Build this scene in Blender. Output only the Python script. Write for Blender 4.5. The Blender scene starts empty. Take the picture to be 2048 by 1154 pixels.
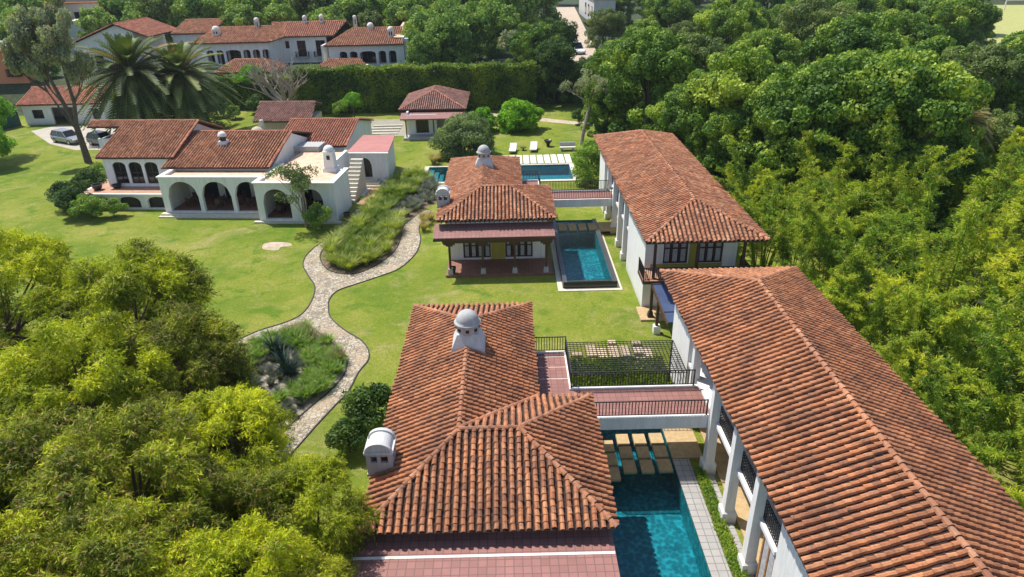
import bpy, math, random
import numpy as np
from mathutils import Vector, Matrix
R = math.radians
scene = bpy.context.scene
COL = scene.collection

# ------------------------------------------------------------------ camera, sky, sun
cam_d = bpy.data.cameras.new('camera'); cam = bpy.data.objects.new('camera', cam_d); COL.objects.link(cam)
cam_d.sensor_width = 36.0; cam_d.lens = 24.0; cam_d.clip_end = 6000
PITCH, YAW, ROLL = R(26.27), R(0.126), R(-1.257)
fw = Vector((math.sin(YAW)*math.cos(PITCH), math.cos(YAW)*math.cos(PITCH), -math.sin(PITCH)))
rt0 = Vector((math.cos(YAW), -math.sin(YAW), 0)); up0 = rt0.cross(fw)
rt = rt0*math.cos(ROLL) + up0*math.sin(ROLL); up = -rt0*math.sin(ROLL) + up0*math.cos(ROLL)
cam.matrix_world = Matrix(((rt.x, up.x, -fw.x, 0), (rt.y, up.y, -fw.y, 0), (rt.z, up.z, -fw.z, 22.0), (0, 0, 0, 1)))
scene.camera = cam

SUN = Vector((-0.43, 0.35, 1.0)).normalized()          # towards the sun
world = bpy.data.worlds.new('World'); scene.world = world; world.use_nodes = True
wn = world.node_tree.nodes; sky = wn.new('ShaderNodeTexSky'); sky.sky_type = 'NISHITA'; sky.sun_disc = False
sky.sun_elevation = math.asin(SUN.z); sky.sun_rotation = math.atan2(SUN.x, SUN.y)
world.node_tree.links.new(sky.outputs[0], wn['Background'].inputs[0]); wn['Background'].inputs[1].default_value = 0.14
sd = bpy.data.lights.new('sun', 'SUN'); sd.energy = 4.7; sd.angle = R(0.5); sd.color = (1.0, 0.95, 0.87)
so = bpy.data.objects.new('sun', sd); COL.objects.link(so); so.rotation_euler = (-SUN).to_track_quat('-Z', 'Y').to_euler()
scene.view_settings.view_transform = 'Standard'; scene.view_settings.look = 'None'
scene.view_settings.exposure = 0.30; scene.view_settings.gamma = 1.0
scene.cycles.max_bounces = 6; scene.cycles.transparent_max_bounces = 12; scene.cycles.use_denoising = True

# ------------------------------------------------------------------ materials
class NT:
    def __init__(s, name):
        s.m = bpy.data.materials.new(name); s.m.use_nodes = True; s.t = s.m.node_tree; s.n = s.t.nodes
        s.b = s.n['Principled BSDF']; s.out = s.n['Material Output']
    def new(s, k, **kw):
        n = s.n.new(k)
        for a, v in kw.items(): setattr(n, a, v)
        return n
    def link(s, a, b): s.t.links.new(a, b)
    def coord(s, which='Object'): return s.new('ShaderNodeTexCoord').outputs[which]
    def geo(s, which='Position'): return s.new('ShaderNodeNewGeometry').outputs[which]
    def noise(s, scale, detail=4, rough=.6, vec=None, dist=0):
        n = s.new('ShaderNodeTexNoise'); n.inputs['Scale'].default_value = scale; n.inputs['Detail'].default_value = detail
        n.inputs['Roughness'].default_value = rough; n.inputs['Distortion'].default_value = dist
        s.link(vec if vec is not None else s.geo(), n.inputs['Vector']); return n.outputs['Fac']
    def ramp(s, fac, stops, interp='LINEAR'):
        r = s.new('ShaderNodeValToRGB'); r.color_ramp.interpolation = interp
        e = r.color_ramp.elements
        while len(e) < len(stops): e.new(0.5)
        for i, (p, c) in enumerate(stops):
            e[i].position = p; e[i].color = (c[0], c[1], c[2], 1) if not isinstance(c, float) else (c, c, c, 1)
        s.link(fac, r.inputs[0]); return r.outputs[0]
    def mix(s, fac, a, b, mode='MIX'):
        n = s.new('ShaderNodeMix', data_type='RGBA', blend_type=mode)
        if isinstance(fac, (int, float)): n.inputs[0].default_value = fac
        else: s.link(fac, n.inputs[0])
        for i, v in ((6, a), (7, b)):
            if isinstance(v, tuple): n.inputs[i].default_value = (v[0], v[1], v[2], 1)
            else: s.link(v, n.inputs[i])
        return n.outputs[2]
    def math(s, op, a, b=0.0):
        n = s.new('ShaderNodeMath', operation=op)
        for i, v in ((0, a), (1, b)):
            if isinstance(v, (int, float)): n.inputs[i].default_value = v
            else: s.link(v, n.inputs[i])
        return n.outputs[0]
    def bump(s, h, strength=.3, dist=.02):
        n = s.new('ShaderNodeBump'); n.inputs['Strength'].default_value = strength; n.inputs['Distance'].default_value = dist
        s.link(h, n.inputs['Height']); s.link(n.outputs[0], s.b.inputs['Normal'])
    def col(s, c):
        if isinstance(c, tuple): s.b.inputs['Base Color'].default_value = (c[0], c[1], c[2], 1)
        else: s.link(c, s.b.inputs['Base Color'])
    def rough(s, r): s.b.inputs['Roughness'].default_value = r

def m_plain(name, c, rough=.6, var=.25, scale=3.0, bump=0.0, metallic=0.0):
    t = NT(name); f = t.noise(scale, 5)
    dark = tuple(x*(1-var) for x in c); light = tuple(min(1, x*(1+var*.35)) for x in c)
    t.col(t.ramp(f, [(.3, dark), (.7, light)])); t.rough(rough); t.b.inputs['Metallic'].default_value = metallic
    if bump: t.bump(t.noise(scale*12, 3), bump, .01)
    return t.m

def m_stucco(name, c, stain=.16):
    t = NT(name); p = t.geo()
    st = t.new('ShaderNodeMapping'); t.link(p, st.inputs[0]); st.inputs['Scale'].default_value = (2.5, 2.5, .35)
    f = t.noise(1.4, 6, .7, st.outputs[0])
    a = t.ramp(f, [(.30, tuple(x*(1-stain) for x in c)), (.62, c)])
    g = t.noise(.8, 5)
    sp = t.new('ShaderNodeSeparateXYZ'); t.link(p, sp.inputs[0]); hgt = t.math('ADD', sp.outputs[2], t.math('MULTIPLY', t.noise(2.2, 5), .9))
    k = t.mix(t.ramp(g, [(.35, .0), (.75, .25)]), a, tuple(x*.88 for x in c)); t.col(t.mix(t.ramp(t.math('MULTIPLY', hgt, .5), [(.25, .4), (.42, 0.)]), k, (.42, .38, .30))); t.rough(.85)
    t.bump(t.noise(28, 4), .08, .01)
    return t.m

def m_tiles(name, stops, dark=(.07, .035, .025), dark_amt=.55):
    t = NT(name); rnd = t.geo('Random Per Island'); base = t.ramp(rnd, stops)
    n1 = t.noise(.8, 7, .75); n2 = t.noise(13, 5, .75); n3 = t.noise(2.6, 6, .7)
    c = t.mix(t.ramp(n1, [(.40, 0.), (.62, dark_amt)]), base, dark)
    c = t.mix(t.ramp(n2, [(.5, 0.), (.72, dark_amt*.9)]), c, (.10, .06, .045))
    c = t.mix(t.ramp(n3, [(.55, 0.), (.78, .3)]), c, (.50, .32, .20))
    n4 = t.noise(.28, 5, .7, None, 1.5); c = t.mix(t.ramp(n4, [(.50, 0.), (.62, .42)]), c, tuple(x*.55 for x in stops[2][1])); c = t.mix(t.ramp(t.noise(3.3, 6, .8, None, .8), [(.56, 0.), (.66, .75)]), c, (.085, .055, .042))
    t.col(c); t.rough(.85); t.bump(n2, .35, .02)
    return t.m

def m_brick(name, c1, c2, mortar, w, h, scale=1.0, ms=.02, rough=.7, offset=.5, rot=0, vec='Object'):
    t = NT(name); mp = t.new('ShaderNodeMapping'); t.link(t.coord(vec), mp.inputs[0]); mp.inputs['Rotation'].default_value = (0, 0, rot)
    b = t.new('ShaderNodeTexBrick'); t.link(mp.outputs[0], b.inputs['Vector']); b.offset = offset
    b.inputs['Scale'].default_value = scale; b.inputs['Brick Width'].default_value = w; b.inputs['Row Height'].default_value = h
    b.inputs['Mortar Size'].default_value = ms; b.inputs['Mortar Smooth'].default_value = .3
    b.inputs['Color1'].default_value = (*c1, 1); b.inputs['Color2'].default_value = (*c2, 1); b.inputs['Mortar'].default_value = (*mortar, 1)
    n = t.noise(1.1, 5, .65)
    t.col(t.mix(t.ramp(n, [(.35, .45), (.65, .0)]), b.outputs['Color'], tuple(x*.62 for x in c1))); t.rough(rough)
    t.bump(b.outputs['Fac'], .3, -.01)
    return t.m

def m_leaf(name, dark, mid, light, odd=None, scale=.7, transl=.45, oddamt=.12, rough=.55):
    t = NT(name); rnd = t.geo('Random Per Island'); oi = t.new('ShaderNodeObjectInfo').outputs['Random']
    n = t.noise(scale, 3, .55, t.coord('Object'))
    f = t.math('ADD', t.math('MULTIPLY', rnd, .34), t.math('MULTIPLY', t.ramp(n, [(.38, 0.), (.62, 1.)]), .48))
    f = t.math('ADD', f, t.math('MULTIPLY', oi, .22))
    c = t.ramp(f, [(.08, dark), (.5, mid), (.95, light)])
    if odd:
        r2 = t.math('FRACT', t.math('MULTIPLY', rnd, 37.7)); c = t.mix(t.math('LESS_THAN', r2, oddamt), c, odd)
    t.col(c); t.rough(rough); t.b.inputs['Specular IOR Level'].default_value = .25
    tr = t.new('ShaderNodeBsdfTranslucent'); t.link(t.mix(1.0, c, (1.25, 1.35, .55), 'MULTIPLY'), tr.inputs['Color'])
    mx = t.new('ShaderNodeMixShader'); mx.inputs[0].default_value = transl
    t.link(t.b.outputs[0], mx.inputs[1]); t.link(tr.outputs[0], mx.inputs[2]); t.link(mx.outputs[0], t.out.inputs[0])
    return t.m

M = {}
M['tile'] = m_tiles('near_clay_tile', [(0., (.31, .12, .055)), (.2, (.46, .17, .068)), (.5, (.53, .20, .078)), (.85, (.60, .26, .115)), (1., (.40, .165, .08))], dark_amt=.62)
M['tile_old'] = m_tiles('weathered_clay_tile', [(0., (.32, .115, .055)), (.3, (.50, .18, .08)), (.6, (.58, .235, .105)), (.88, (.64, .33, .18)), (1., (.40, .17, .09))], dark_amt=.5)
M['tile_red'] = m_tiles('red_clay_tile', [(0., (.40, .12, .065)), (.4, (.56, .19, .10)), (.8, (.64, .28, .16)), (1., (.50, .19, .11))], dark_amt=.35)
M['tile_grey'] = m_tiles('mossy_clay_tile', [(0., (.30, .12, .09)), (.4, (.44, .19, .14)), (.8, (.52, .29, .22)), (1., (.36, .20, .16))], dark_amt=.55)
M['channel'] = m_plain('dirt_and_shade_channel_tile', (.05, .024, .016), .9, .5, 2)  # near-black: shadow in the tile gaps plus dirt, both in the colour
M['deck'] = m_plain('roof_underlay', (.10, .05, .035), .9, .3)
M['ridge'] = m_tiles('ridge_tile', [(0., (.38, .145, .07)), (.5, (.52, .21, .10)), (1., (.60, .30, .17))], dark_amt=.6)
M['white'] = m_stucco('white_stucco', (.83, .82, .79), .2)
M['whitewarm'] = m_stucco('cream_stucco', (.80, .76, .68), .2)
M['cement'] = m_stucco('grey_cement', (.46, .46, .45), .3)
M['cementlight'] = m_stucco('pale_cement', (.60, .60, .58), .25)
M['orangewall'] = m_stucco('orange_stucco', (.70, .27, .13), .15)
M['ochre'] = m_stucco('ochre_stucco', (.42, .36, .07), .15)
M['beige'] = m_stucco('beige_stucco', (.55, .48, .38), .2)
M['wood'] = m_plain('dark_wood', (.075, .032, .02), .55, .4, 6)
M['woodlight'] = m_plain('orange_wood', (.45, .20, .07), .5, .3, 6)
M['iron'] = m_plain('black_iron', (.018, .017, .018), .5, .2, 5)
M['glass'] = NT('dark_glass').m
g = M['glass'].node_tree.nodes['Principled BSDF']; g.inputs['Base Color'].default_value = (.015, .018, .02, 1); g.inputs['Roughness'].default_value = .06
M['curtain'] = m_plain('pale_curtain', (.50, .50, .52), .8, .35, 7)
M['pinkflat'] = m_brick('pink_roof_paver', (.34, .155, .13), (.27, .12, .10), (.15, .08, .07), .30, .30, 1, .018, .7, offset=.0)
M['redmetal'] = m_brick('red_painted_roof', (.48, .18, .15), (.42, .155, .13), (.44, .22, .18), 5, .5, 1, .02, .6, offset=0)
M['peach'] = m_plain('peach_roof_coat', (.72, .50, .34), .8, .3, 1.6, .2)
M['stripe'] = m_plain('white_paint', (.78, .72, .66), .7, .2, 6)
M['terrafloor'] = m_brick('terracotta_floor', (.52, .28, .17), (.44, .22, .14), (.35, .24, .18), .3, .3, 1, .015, offset=0)
M['brownfloor'] = m_brick('brown_porch_floor', (.30, .13, .08), (.24, .10, .065), (.14, .08, .06), .3, .3, 1, .015, offset=0)
M['tanslab'] = m_plain('tan_travertine', (.52, .37, .19), .7, .25, 5, .3)
M['brownslab'] = m_plain('brown_travertine', (.60, .46, .32), .7, .3, 5, .3)
M['palestone'] = m_plain('pale_stone', (.66, .60, .50), .7, .25, 4, .2)
M['greypaver'] = m_brick('grey_paver', (.42, .40, .38), (.36, .35, .34), (.16, .16, .16), .36, .36, 1, .02, offset=0)
M['darkpaver'] = m_brick('dark_slate_coping', (.085, .09, .10), (.07, .075, .085), (.03, .03, .03), .36, .36, 1, .02, .35, offset=0)
M['slate'] = m_plain('black_slate_wall', (.02, .022, .024), .2, .3, 4)
M['slab_edge'] = m_plain('coping_stone', (.62, .57, .46), .7, .15, 4)
M['poly'] = m_plain('blue_polycarbonate', (.07, .10, .19), .15, .2, 1)
M['pot'] = m_plain('dark_pot', (.03, .025, .025), .4, .3)
M['bark'] = m_plain('bark', (.13, .095, .07), .9, .45, 5, .6)
M['barkgrey'] = m_plain('grey_bark', (.42, .35, .28), .9, .4, 4, .8)
M['darkgreen_panel'] = m_plain('green_gate_paint', (.02, .10, .085), .5, .2)

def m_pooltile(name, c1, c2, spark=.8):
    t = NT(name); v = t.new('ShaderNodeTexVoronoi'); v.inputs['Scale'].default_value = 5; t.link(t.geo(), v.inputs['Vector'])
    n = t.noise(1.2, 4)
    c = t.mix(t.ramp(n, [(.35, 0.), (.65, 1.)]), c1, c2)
    c = t.mix(t.ramp(v.outputs['Distance'], [(.45, .0), (.9, spark)]), c, tuple(min(1, x*2.6+.03) for x in c2)); t.col(c); t.rough(.5)  # bright cell spots are caustic sparkle painted into the floor colour
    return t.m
M['pooltile'] = m_pooltile('turquoise_tile_painted_caustics', (.010, .13, .14), (.024, .22, .21), .55)
M['pooltile2'] = m_pooltile('green_tile_painted_caustics', (.03, .19, .19), (.05, .28, .27), .15)

def m_water(name, tint, wave=9, strength=.35):
    t = NT(name); tr = t.new('ShaderNodeBsdfTransparent'); tr.inputs[0].default_value = (*tint, 1)
    gl = t.new('ShaderNodeBsdfGlossy'); gl.inputs['Roughness'].default_value = .03
    lw = t.new('ShaderNodeFresnel'); lw.inputs['IOR'].default_value = 1.33
    n = t.noise(wave, 3, .5, None, .6); bp = t.new('ShaderNodeBump'); bp.inputs['Strength'].default_value = strength; bp.inputs['Distance'].default_value = .06
    t.link(n, bp.inputs['Height']); t.link(bp.outputs[0], gl.inputs['Normal']); t.link(bp.outputs[0], lw.inputs['Normal'])
    mx = t.new('ShaderNodeMixShader'); t.link(lw.outputs[0], mx.inputs[0]); t.link(tr.outputs[0], mx.inputs[1]); t.link(gl.outputs[0], mx.inputs[2])
    t.link(mx.outputs[0], t.out.inputs[0]); return t.m
M['water'] = m_water('pool_water', (.42, .78, .90), 5, .5)

def m_lawn():
    t = NT('lawn_grass'); p = t.geo()
    a = t.noise(.16, 5, .6, p, .4); b = t.noise(1.3, 6, .7, p); c = t.noise(14, 4, .7, p); d = t.noise(.42, 4, .65, p, .8)
    c1 = t.ramp(a, [(.33, (.135, .205, .022)), (.5, (.235, .270, .036)), (.66, (.345, .325, .070))])
    c1 = t.mix(t.ramp(d, [(.54, 0.), (.64, .85)]), c1, (.095, .19, .015))
    c1 = t.mix(t.ramp(b, [(.54, 0.), (.74, .6)]), c1, (.43, .36, .13))
    c1 = t.mix(t.ramp(b, [(.28, .65), (.42, 0.)]), c1, (.07, .17, .012))
    dry = t.noise(.23, 6, .7, p, 1.0); c1 = t.mix(t.ramp(dry, [(.52, 0.), (.68, .8)]), c1, (.45, .36, .16))
    v = t.new('ShaderNodeTexVoronoi'); v.inputs['Scale'].default_value = .38; t.link(p, v.inputs['Vector'])
    tuft = t.math('MULTIPLY', t.ramp(v.outputs['Distance'], [(.10, 1.), (.26, 0.)]), t.ramp(c, [(.42, 0.), (.55, 1.)]))
    c1 = t.mix(t.math('MULTIPLY', tuft, .75), c1, (.05, .14, .012))
    c1 = t.mix(t.ramp(c, [(.38, .62), (.56, 0.)]), c1, (.08, .14, .012))
    e_ = t.noise(4.5, 6, .8, p); c1 = t.mix(t.ramp(e_, [(.40, .5), (.52, 0.)]), c1, (.11, .185, .015)); c1 = t.mix(t.ramp(e_, [(.56, 0.), (.70, .45)]), c1, (.46, .42, .13))
    t.col(c1); t.rough(.95); t.b.inputs['Specular IOR Level'].default_value = .1
    t.bump(c, .9, .08); return t.m
M['lawn'] = m_lawn()
def m_path():
    t = NT('flagstone_path'); p = t.geo(); w = t.new('ShaderNodeVectorMath', operation='ADD')
    nn = t.new('ShaderNodeTexNoise'); nn.inputs['Scale'].default_value = 1.4; t.link(p, nn.inputs['Vector'])
    sc = t.new('ShaderNodeVectorMath', operation='SCALE'); t.link(nn.outputs['Color'], sc.inputs[0]); sc.inputs['Scale'].default_value = .35
    t.link(p, w.inputs[0]); t.link(sc.outputs[0], w.inputs[1])
    v = t.new('ShaderNodeTexVoronoi', feature='DISTANCE_TO_EDGE'); v.inputs['Scale'].default_value = 4.4; t.link(w.outputs[0], v.inputs['Vector'])
    v2 = t.new('ShaderNodeTexVoronoi', feature='F1'); v2.inputs['Scale'].default_value = 4.4; t.link(w.outputs[0], v2.inputs['Vector'])
    sep = t.new('ShaderNodeSeparateColor'); t.link(v2.outputs['Color'], sep.inputs[0])
    st = t.ramp(sep.outputs[0], [(0., (.26, .22, .16)), (.4, (.41, .36, .27)), (.8, (.55, .49, .39)), (1., (.44, .34, .24))])
    c = t.mix(t.ramp(v.outputs['Distance'], [(.03, 0.), (.08, 1.)]), (.15, .12, .075), st)
    big = t.noise(.5, 4, .6); c = t.mix(t.ramp(big, [(.48, 0.), (.62, .7)]), c, (.42, .32, .21))
    fine = t.noise(20, 3); c = t.mix(t.ramp(fine, [(.3, .3), (.5, 0.)]), c, (.25, .20, .15))
    t.col(c); t.rough(.9); t.bump(t.ramp(v.outputs['Distance'], [(0., 0.), (.08, 1.)]), .6, .05); return t.m
M['path'] = m_path()
def m_soil(name, a, b, c, s=6):
    t = NT(name); n = t.noise(s, 6, .75); n2 = t.noise(.8, 4)
    k = t.ramp(n, [(.35, a), (.5, b), (.68, c)]); t.col(t.mix(t.ramp(n2, [(.4, 0.), (.65, .5)]), k, a)); t.rough(.95); t.bump(n, .8, .05); return t.m
M['soil'] = m_soil('bed_soil', (.10, .065, .04), (.20, .14, .09), (.33, .25, .18))
M['gravel'] = m_soil('pale_gravel', (.16, .13, .10), (.36, .31, .24), (.58, .52, .43), 9)
M['forestfloor'] = m_soil('forest_floor', (.012, .025, .006), (.035, .055, .012), (.07, .08, .025), 1)
M['dirt'] = m_soil('dirt_track', (.36, .27, .19), (.50, .40, .30), (.62, .52, .41), 2)
M['drive'] = m_soil('driveway_concrete', (.36, .32, .26), (.46, .41, .34), (.55, .50, .42), 3)
M['field'] = m_soil('sports_field', (.30, .33, .09), (.38, .38, .12), (.46, .43, .17), .6)
M['cobble'] = m_soil('cobbled_terrace', (.22, .21, .15), (.33, .31, .24), (.42, .40, .32), 7)

M['l_fore'] = m_leaf('feathery_olive_leaf', (.06, .085, .008), (.30, .36, .014), (.72, .73, .022), (.45, .32, .08), .42, .32, .06)
M['l_fore2'] = m_leaf('olive_feathery_leaf', (.035, .048, .008), (.17, .21, .018), (.56, .60, .028), (.34, .21, .08), .42, .30, .12)
M['l_bamboo2'] = m_leaf('green_bamboo_leaf', (.04, .10, .012), (.19, .31, .024), (.50, .56, .04), (.48, .38, .09), .35, .36, .06)
M['l_bamboo'] = m_leaf('bamboo_leaf', (.07, .13, .012), (.32, .42, .026), (.70, .68, .045), (.58, .44, .10), .35, .38, .08)
M['l_broad'] = m_leaf('broad_green_leaf', (.028, .075, .013), (.13, .24, .026), (.50, .58, .07), None, .25, .25)
M['l_broad2'] = m_leaf('dull_green_leaf', (.05, .09, .03), (.13, .19, .05), (.30, .36, .10), (.35, .26, .12), .35, .32, .04)
M['l_far'] = m_leaf('far_green_leaf', (.06, .13, .03), (.20, .32, .055), (.50, .58, .12), None, .25, .28)
M['l_grey'] = m_leaf('grey_green_leaf', (.12, .15, .09), (.28, .33, .20), (.50, .54, .36), (.48, .34, .20), .4, .35, .12)
M['l_dark'] = m_leaf('dark_bush_leaf', (.025, .06, .015), (.07, .135, .03), (.18, .26, .05), None, .8, .3)
M['l_hedge'] = m_leaf('hedge_leaf', (.03, .075, .012), (.13, .20, .018), (.34, .40, .03), None, .3, .35)
M['l_bright'] = m_leaf('bright_bush_leaf', (.06, .17, .014), (.16, .35, .022), (.33, .55, .04), None, .8, .42)
M['l_olive'] = m_leaf('olive_bush_leaf', (.06, .10, .04), (.15, .21, .08), (.31, .38, .15), None, .8, .35)
M['l_palm'] = m_leaf('palm_leaflet', (.03, .055, .012), (.085, .13, .026), (.24, .28, .07), (.36, .27, .11), .4, .15, .05)
M['l_grass'] = m_leaf('ornamental_grass_blade', (.12, .20, .025), (.30, .38, .045), (.52, .52, .11), (.58, .48, .24), .8, .4, .12)
M['l_lav'] = m_leaf('lavender_leaf', (.08, .11, .075), (.16, .19, .14), (.26, .27, .22), (.24, .20, .28), .8, .3, .1)
M['l_inner'] = m_leaf('dark_grass_blade', (.06,.12,.015), (.14,.22,.025), (.27,.33,.05), None, .8, .35)
M['l_pink'] = m_leaf('pink_grass_blade', (.20,.13,.10), (.36,.24,.19), (.50,.38,.30), (.2,.28,.05), .8, .35, .3)
M['l_straw'] = m_leaf('straw_grass_blade', (.28, .24, .09), (.45, .37, .16), (.60, .50, .27), None, .8, .35)
M['l_agave'] = m_leaf('agave_blade', (.010, .028, .020), (.022, .05, .034), (.05, .085, .06), None, .8, .1)
M['l_ground'] = m_leaf('ground_cover_leaf', (.08, .17, .022), (.20, .34, .04), (.38, .50, .07), (.42, .30, .26), .8, .38, .06)
M['l_dry'] = m_leaf('dry_frond_leaf', (.20, .15, .07), (.34, .26, .13), (.48, .38, .22), None, .8, .3)
M['l_red'] = m_leaf('red_flower_leaf', (.12, .06, .04), (.22, .10, .07), (.35, .17, .13), (.08, .14, .03), .8, .3, .4)

# ------------------------------------------------------------------ mesh builder
class MB:
    def __init__(s): s.v = []; s.f = []; s.sm = False
    def add(s, vs, fs):
        o = len(s.v); s.v.extend([tuple(v) for v in vs]); s.f.extend([tuple(i+o for i in f) for f in fs])
    def box(s, x0, x1, y0, y1, z0, z1):
        s.add([(x0,y0,z0),(x1,y0,z0),(x1,y1,z0),(x0,y1,z0),(x0,y0,z1),(x1,y0,z1),(x1,y1,z1),(x0,y1,z1)],
              [(0,3,2,1),(4,5,6,7),(0,1,5,4),(1,2,6,5),(2,3,7,6),(3,0,4,7)]); return s
    def frust(s, cx, cy, z0, z1, a0, b0, a1, b1):
        s.add([(cx-a0,cy-b0,z0),(cx+a0,cy-b0,z0),(cx+a0,cy+b0,z0),(cx-a0,cy+b0,z0),(cx-a1,cy-b1,z1),(cx+a1,cy-b1,z1),(cx+a1,cy+b1,z1),(cx-a1,cy+b1,z1)],
              [(0,3,2,1),(4,5,6,7),(0,1,5,4),(1,2,6,5),(2,3,7,6),(3,0,4,7)]); return s
    def bar(s, p, q, w, h=None):
        h = h or w; p = Vector(p); q = Vector(q); d = (q-p).normalized()
        ref = Vector((0,0,1)) if abs(d.z) < .95 else Vector((0,1,0))
        a = d.cross(ref).normalized()*w/2; b = a.normalized().cross(d).normalized()*h/2
        s.add([p-a-b,p+a-b,p+a+b,p-a+b,q-a-b,q+a-b,q+a+b,q-a+b],[(0,1,2,3),(4,7,6,5),(0,4,5,1),(1,5,6,2),(2,6,7,3),(3,7,4,0)]); return s
    def tube(s, pts, rad, n=8, cap=True):
        pts = [Vector(p) for p in pts]; rings = []
        for i, p in enumerate(pts):
            d = (pts[min(i+1,len(pts)-1)]-pts[max(i-1,0)]).normalized()
            ref = Vector((0,0,1)) if abs(d.z) < .9 else Vector((1,0,0))
            a = d.cross(ref).normalized(); b = a.cross(d); r = rad[i] if isinstance(rad,(list,tuple)) else rad
            rings.append([p+a*math.cos(2*math.pi*k/n)*r+b*math.sin(2*math.pi*k/n)*r for k in range(n)])
        vs = [v for g in rings for v in g]; fs = []
        for i in range(len(rings)-1):
            for k in range(n): fs.append((i*n+k, i*n+(k+1)%n, (i+1)*n+(k+1)%n, (i+1)*n+k))
        if cap: fs.append(tuple(range(n))[::-1]); fs.append(tuple((len(rings)-1)*n+k for k in range(n)))
        s.add(vs, fs); return s
    def lathe(s, cx, cy, prof, n=24):
        vs = [(cx+r*math.cos(2*math.pi*k/n), cy+r*math.sin(2*math.pi*k/n), z) for r, z in prof for k in range(n)]
        fs = [(i*n+k, i*n+(k+1)%n, (i+1)*n+(k+1)%n, (i+1)*n+k) for i in range(len(prof)-1) for k in range(n)]
        fs.append(tuple(range(n))[::-1]); fs.append(tuple((len(prof)-1)*n+k for k in range(n))); s.add(vs, fs); return s
    def poly(s, pts): s.add(pts, [tuple(range(len(pts)))]); return s
    def slab(s, pts, th):
        """prism under a (possibly sloped) polygon"""
        n = len(pts); lo = [(p[0],p[1],p[2]-th) for p in pts]
        s.add(list(pts)+lo, [tuple(range(n)), tuple(range(2*n-1,n-1,-1))]+[(i,n+i,n+(i+1)%n,(i+1)%n) for i in range(n)]); return s

def mesh_obj(name, v, f, mat, smooth=False):
    me = bpy.data.meshes.new(name); me.from_pydata(v, [], f); me.update()
    if smooth: me.shade_smooth()
    me.materials.append(mat); o = bpy.data.objects.new(name, me); COL.objects.link(o); return o
def tag(o, label=None, cat=None, group=None, kind=None):
    if label: o['label'] = label
    if cat: o['category'] = cat
    if group: o['group'] = group
    if kind: o['kind'] = kind
    return o
class Thing:
    """Empty at the thing's base; parts are given in a frame (origin, z-rotation), base point b inside that frame"""
    def __init__(s, name, label, cat, b=(0,0,0), origin=(0,0,0), rot=0, group=None):
        s.e = bpy.data.objects.new(name, None); COL.objects.link(s.e); s.e.empty_display_size = .3; s.b = Vector(b)
        s.e.location = Vector(origin)+Matrix.Rotation(rot,3,'Z')@s.b; s.e.rotation_euler = (0,0,rot); tag(s.e,label,cat,group)
    def part(s, name, mb, mat, parent=None, label=None, smooth=False):
        o = mesh_obj(name, [(v[0]-s.b.x, v[1]-s.b.y, v[2]-s.b.z) for v in mb.v], mb.f, M[mat] if isinstance(mat,str) else mat, smooth)
        o.parent = parent or s.e
        if label: o['label'] = label
        return o
def copy_tree(o, parent=None):
    c = o.copy(); COL.objects.link(c); c.parent = parent
    for ch in list(o.children): copy_tree(ch, c)
    return c
def struct(name, mb, mat):
    o = mesh_obj(name, mb.v, mb.f, M[mat]); o['kind'] = 'structure'; return o

# ------------------------------------------------------------------ tiled roofs
def scan(poly2, u):
    xs = []
    for i in range(len(poly2)):
        (a, b), (c, d) = poly2[i], poly2[(i+1) % len(poly2)]
        if (a <= u < c) or (c <= u < a): xs.append(b+(d-b)*(u-a)/(c-a))
    return (min(xs), max(xs)) if len(xs) >= 2 else None
def tiles(mb, ch, face, rng, sp=.305, ex=.345, r=.1, seg=4, over=.06):
    P = [Vector(p) for p in face]; n = (P[1]-P[0]).cross(P[2]-P[0]).normalized()
    if n.z < 0: n = -n
    dn = Vector((0,0,-1)) + n*n.z; dn.normalize(); ax = n.cross(dn).normalized(); O = P[0]
    p2 = [((p-O).dot(ax), (p-O).dot(dn)) for p in P]; u0 = min(a for a,_ in p2); u1 = max(a for a,_ in p2)
    k = int((u1-u0)/sp)+1; sp2 = (u1-u0)/k
    for i in range(k):
        u = u0+(i+.5)*sp2
        iv = scan(p2, u)
        if not iv: continue
        s0, s1 = iv; m = int((s1+over-s0)/ex)+1; ph = rng.uniform(-.05,.05); rw = rng.uniform(.95,1.06)
        for j in range(m):
            sl = s1+over-j*ex+ph; su = max(sl-ex*1.12, s0-.02)
            if sl-su < .08: continue
            uu = u+rng.uniform(-.012,.012); tw = rng.uniform(-.012,.012); rr = r*rng.uniform(.95,1.05)*rw; h = .062+rng.uniform(-.005,.008)
            vs = []
            for (ss, ra, hh, du) in ((sl, rr, h+.012, tw), (su, rr*.9, h-.010, -tw)):
                for q in range(seg+1):
                    a = math.pi*q/seg; vs.append(O+ax*(uu+du+math.cos(a)*ra)+dn*ss+n*(hh+math.sin(a)*ra*1.08))
            mb.add(vs, [(q, q+1, seg+2+q, seg+1+q) for q in range(seg)])
        uc = u+sp2/2                                   # channel between two cover rows
        iv = scan(p2, uc)
        if iv:
            s0, s1 = iv; m = int((s1+over-s0)/ex)+1
            for j in range(m):
                sl = s1+over*1.2-j*ex; su = max(sl-ex*1.1, s0)
                if sl-su < .08: continue
                w = sp2*.36; a0 = .03; vs = []
                for ss, hh in ((sl, .02), (su, .006)):
                    vs += [O+ax*(uc-w)+dn*ss+n*(a0+hh), O+ax*uc+dn*ss+n*(hh), O+ax*(uc+w)+dn*ss+n*(a0+hh)]
                ch.add(vs, [(0,1,4,3),(1,2,5,4)])
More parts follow.
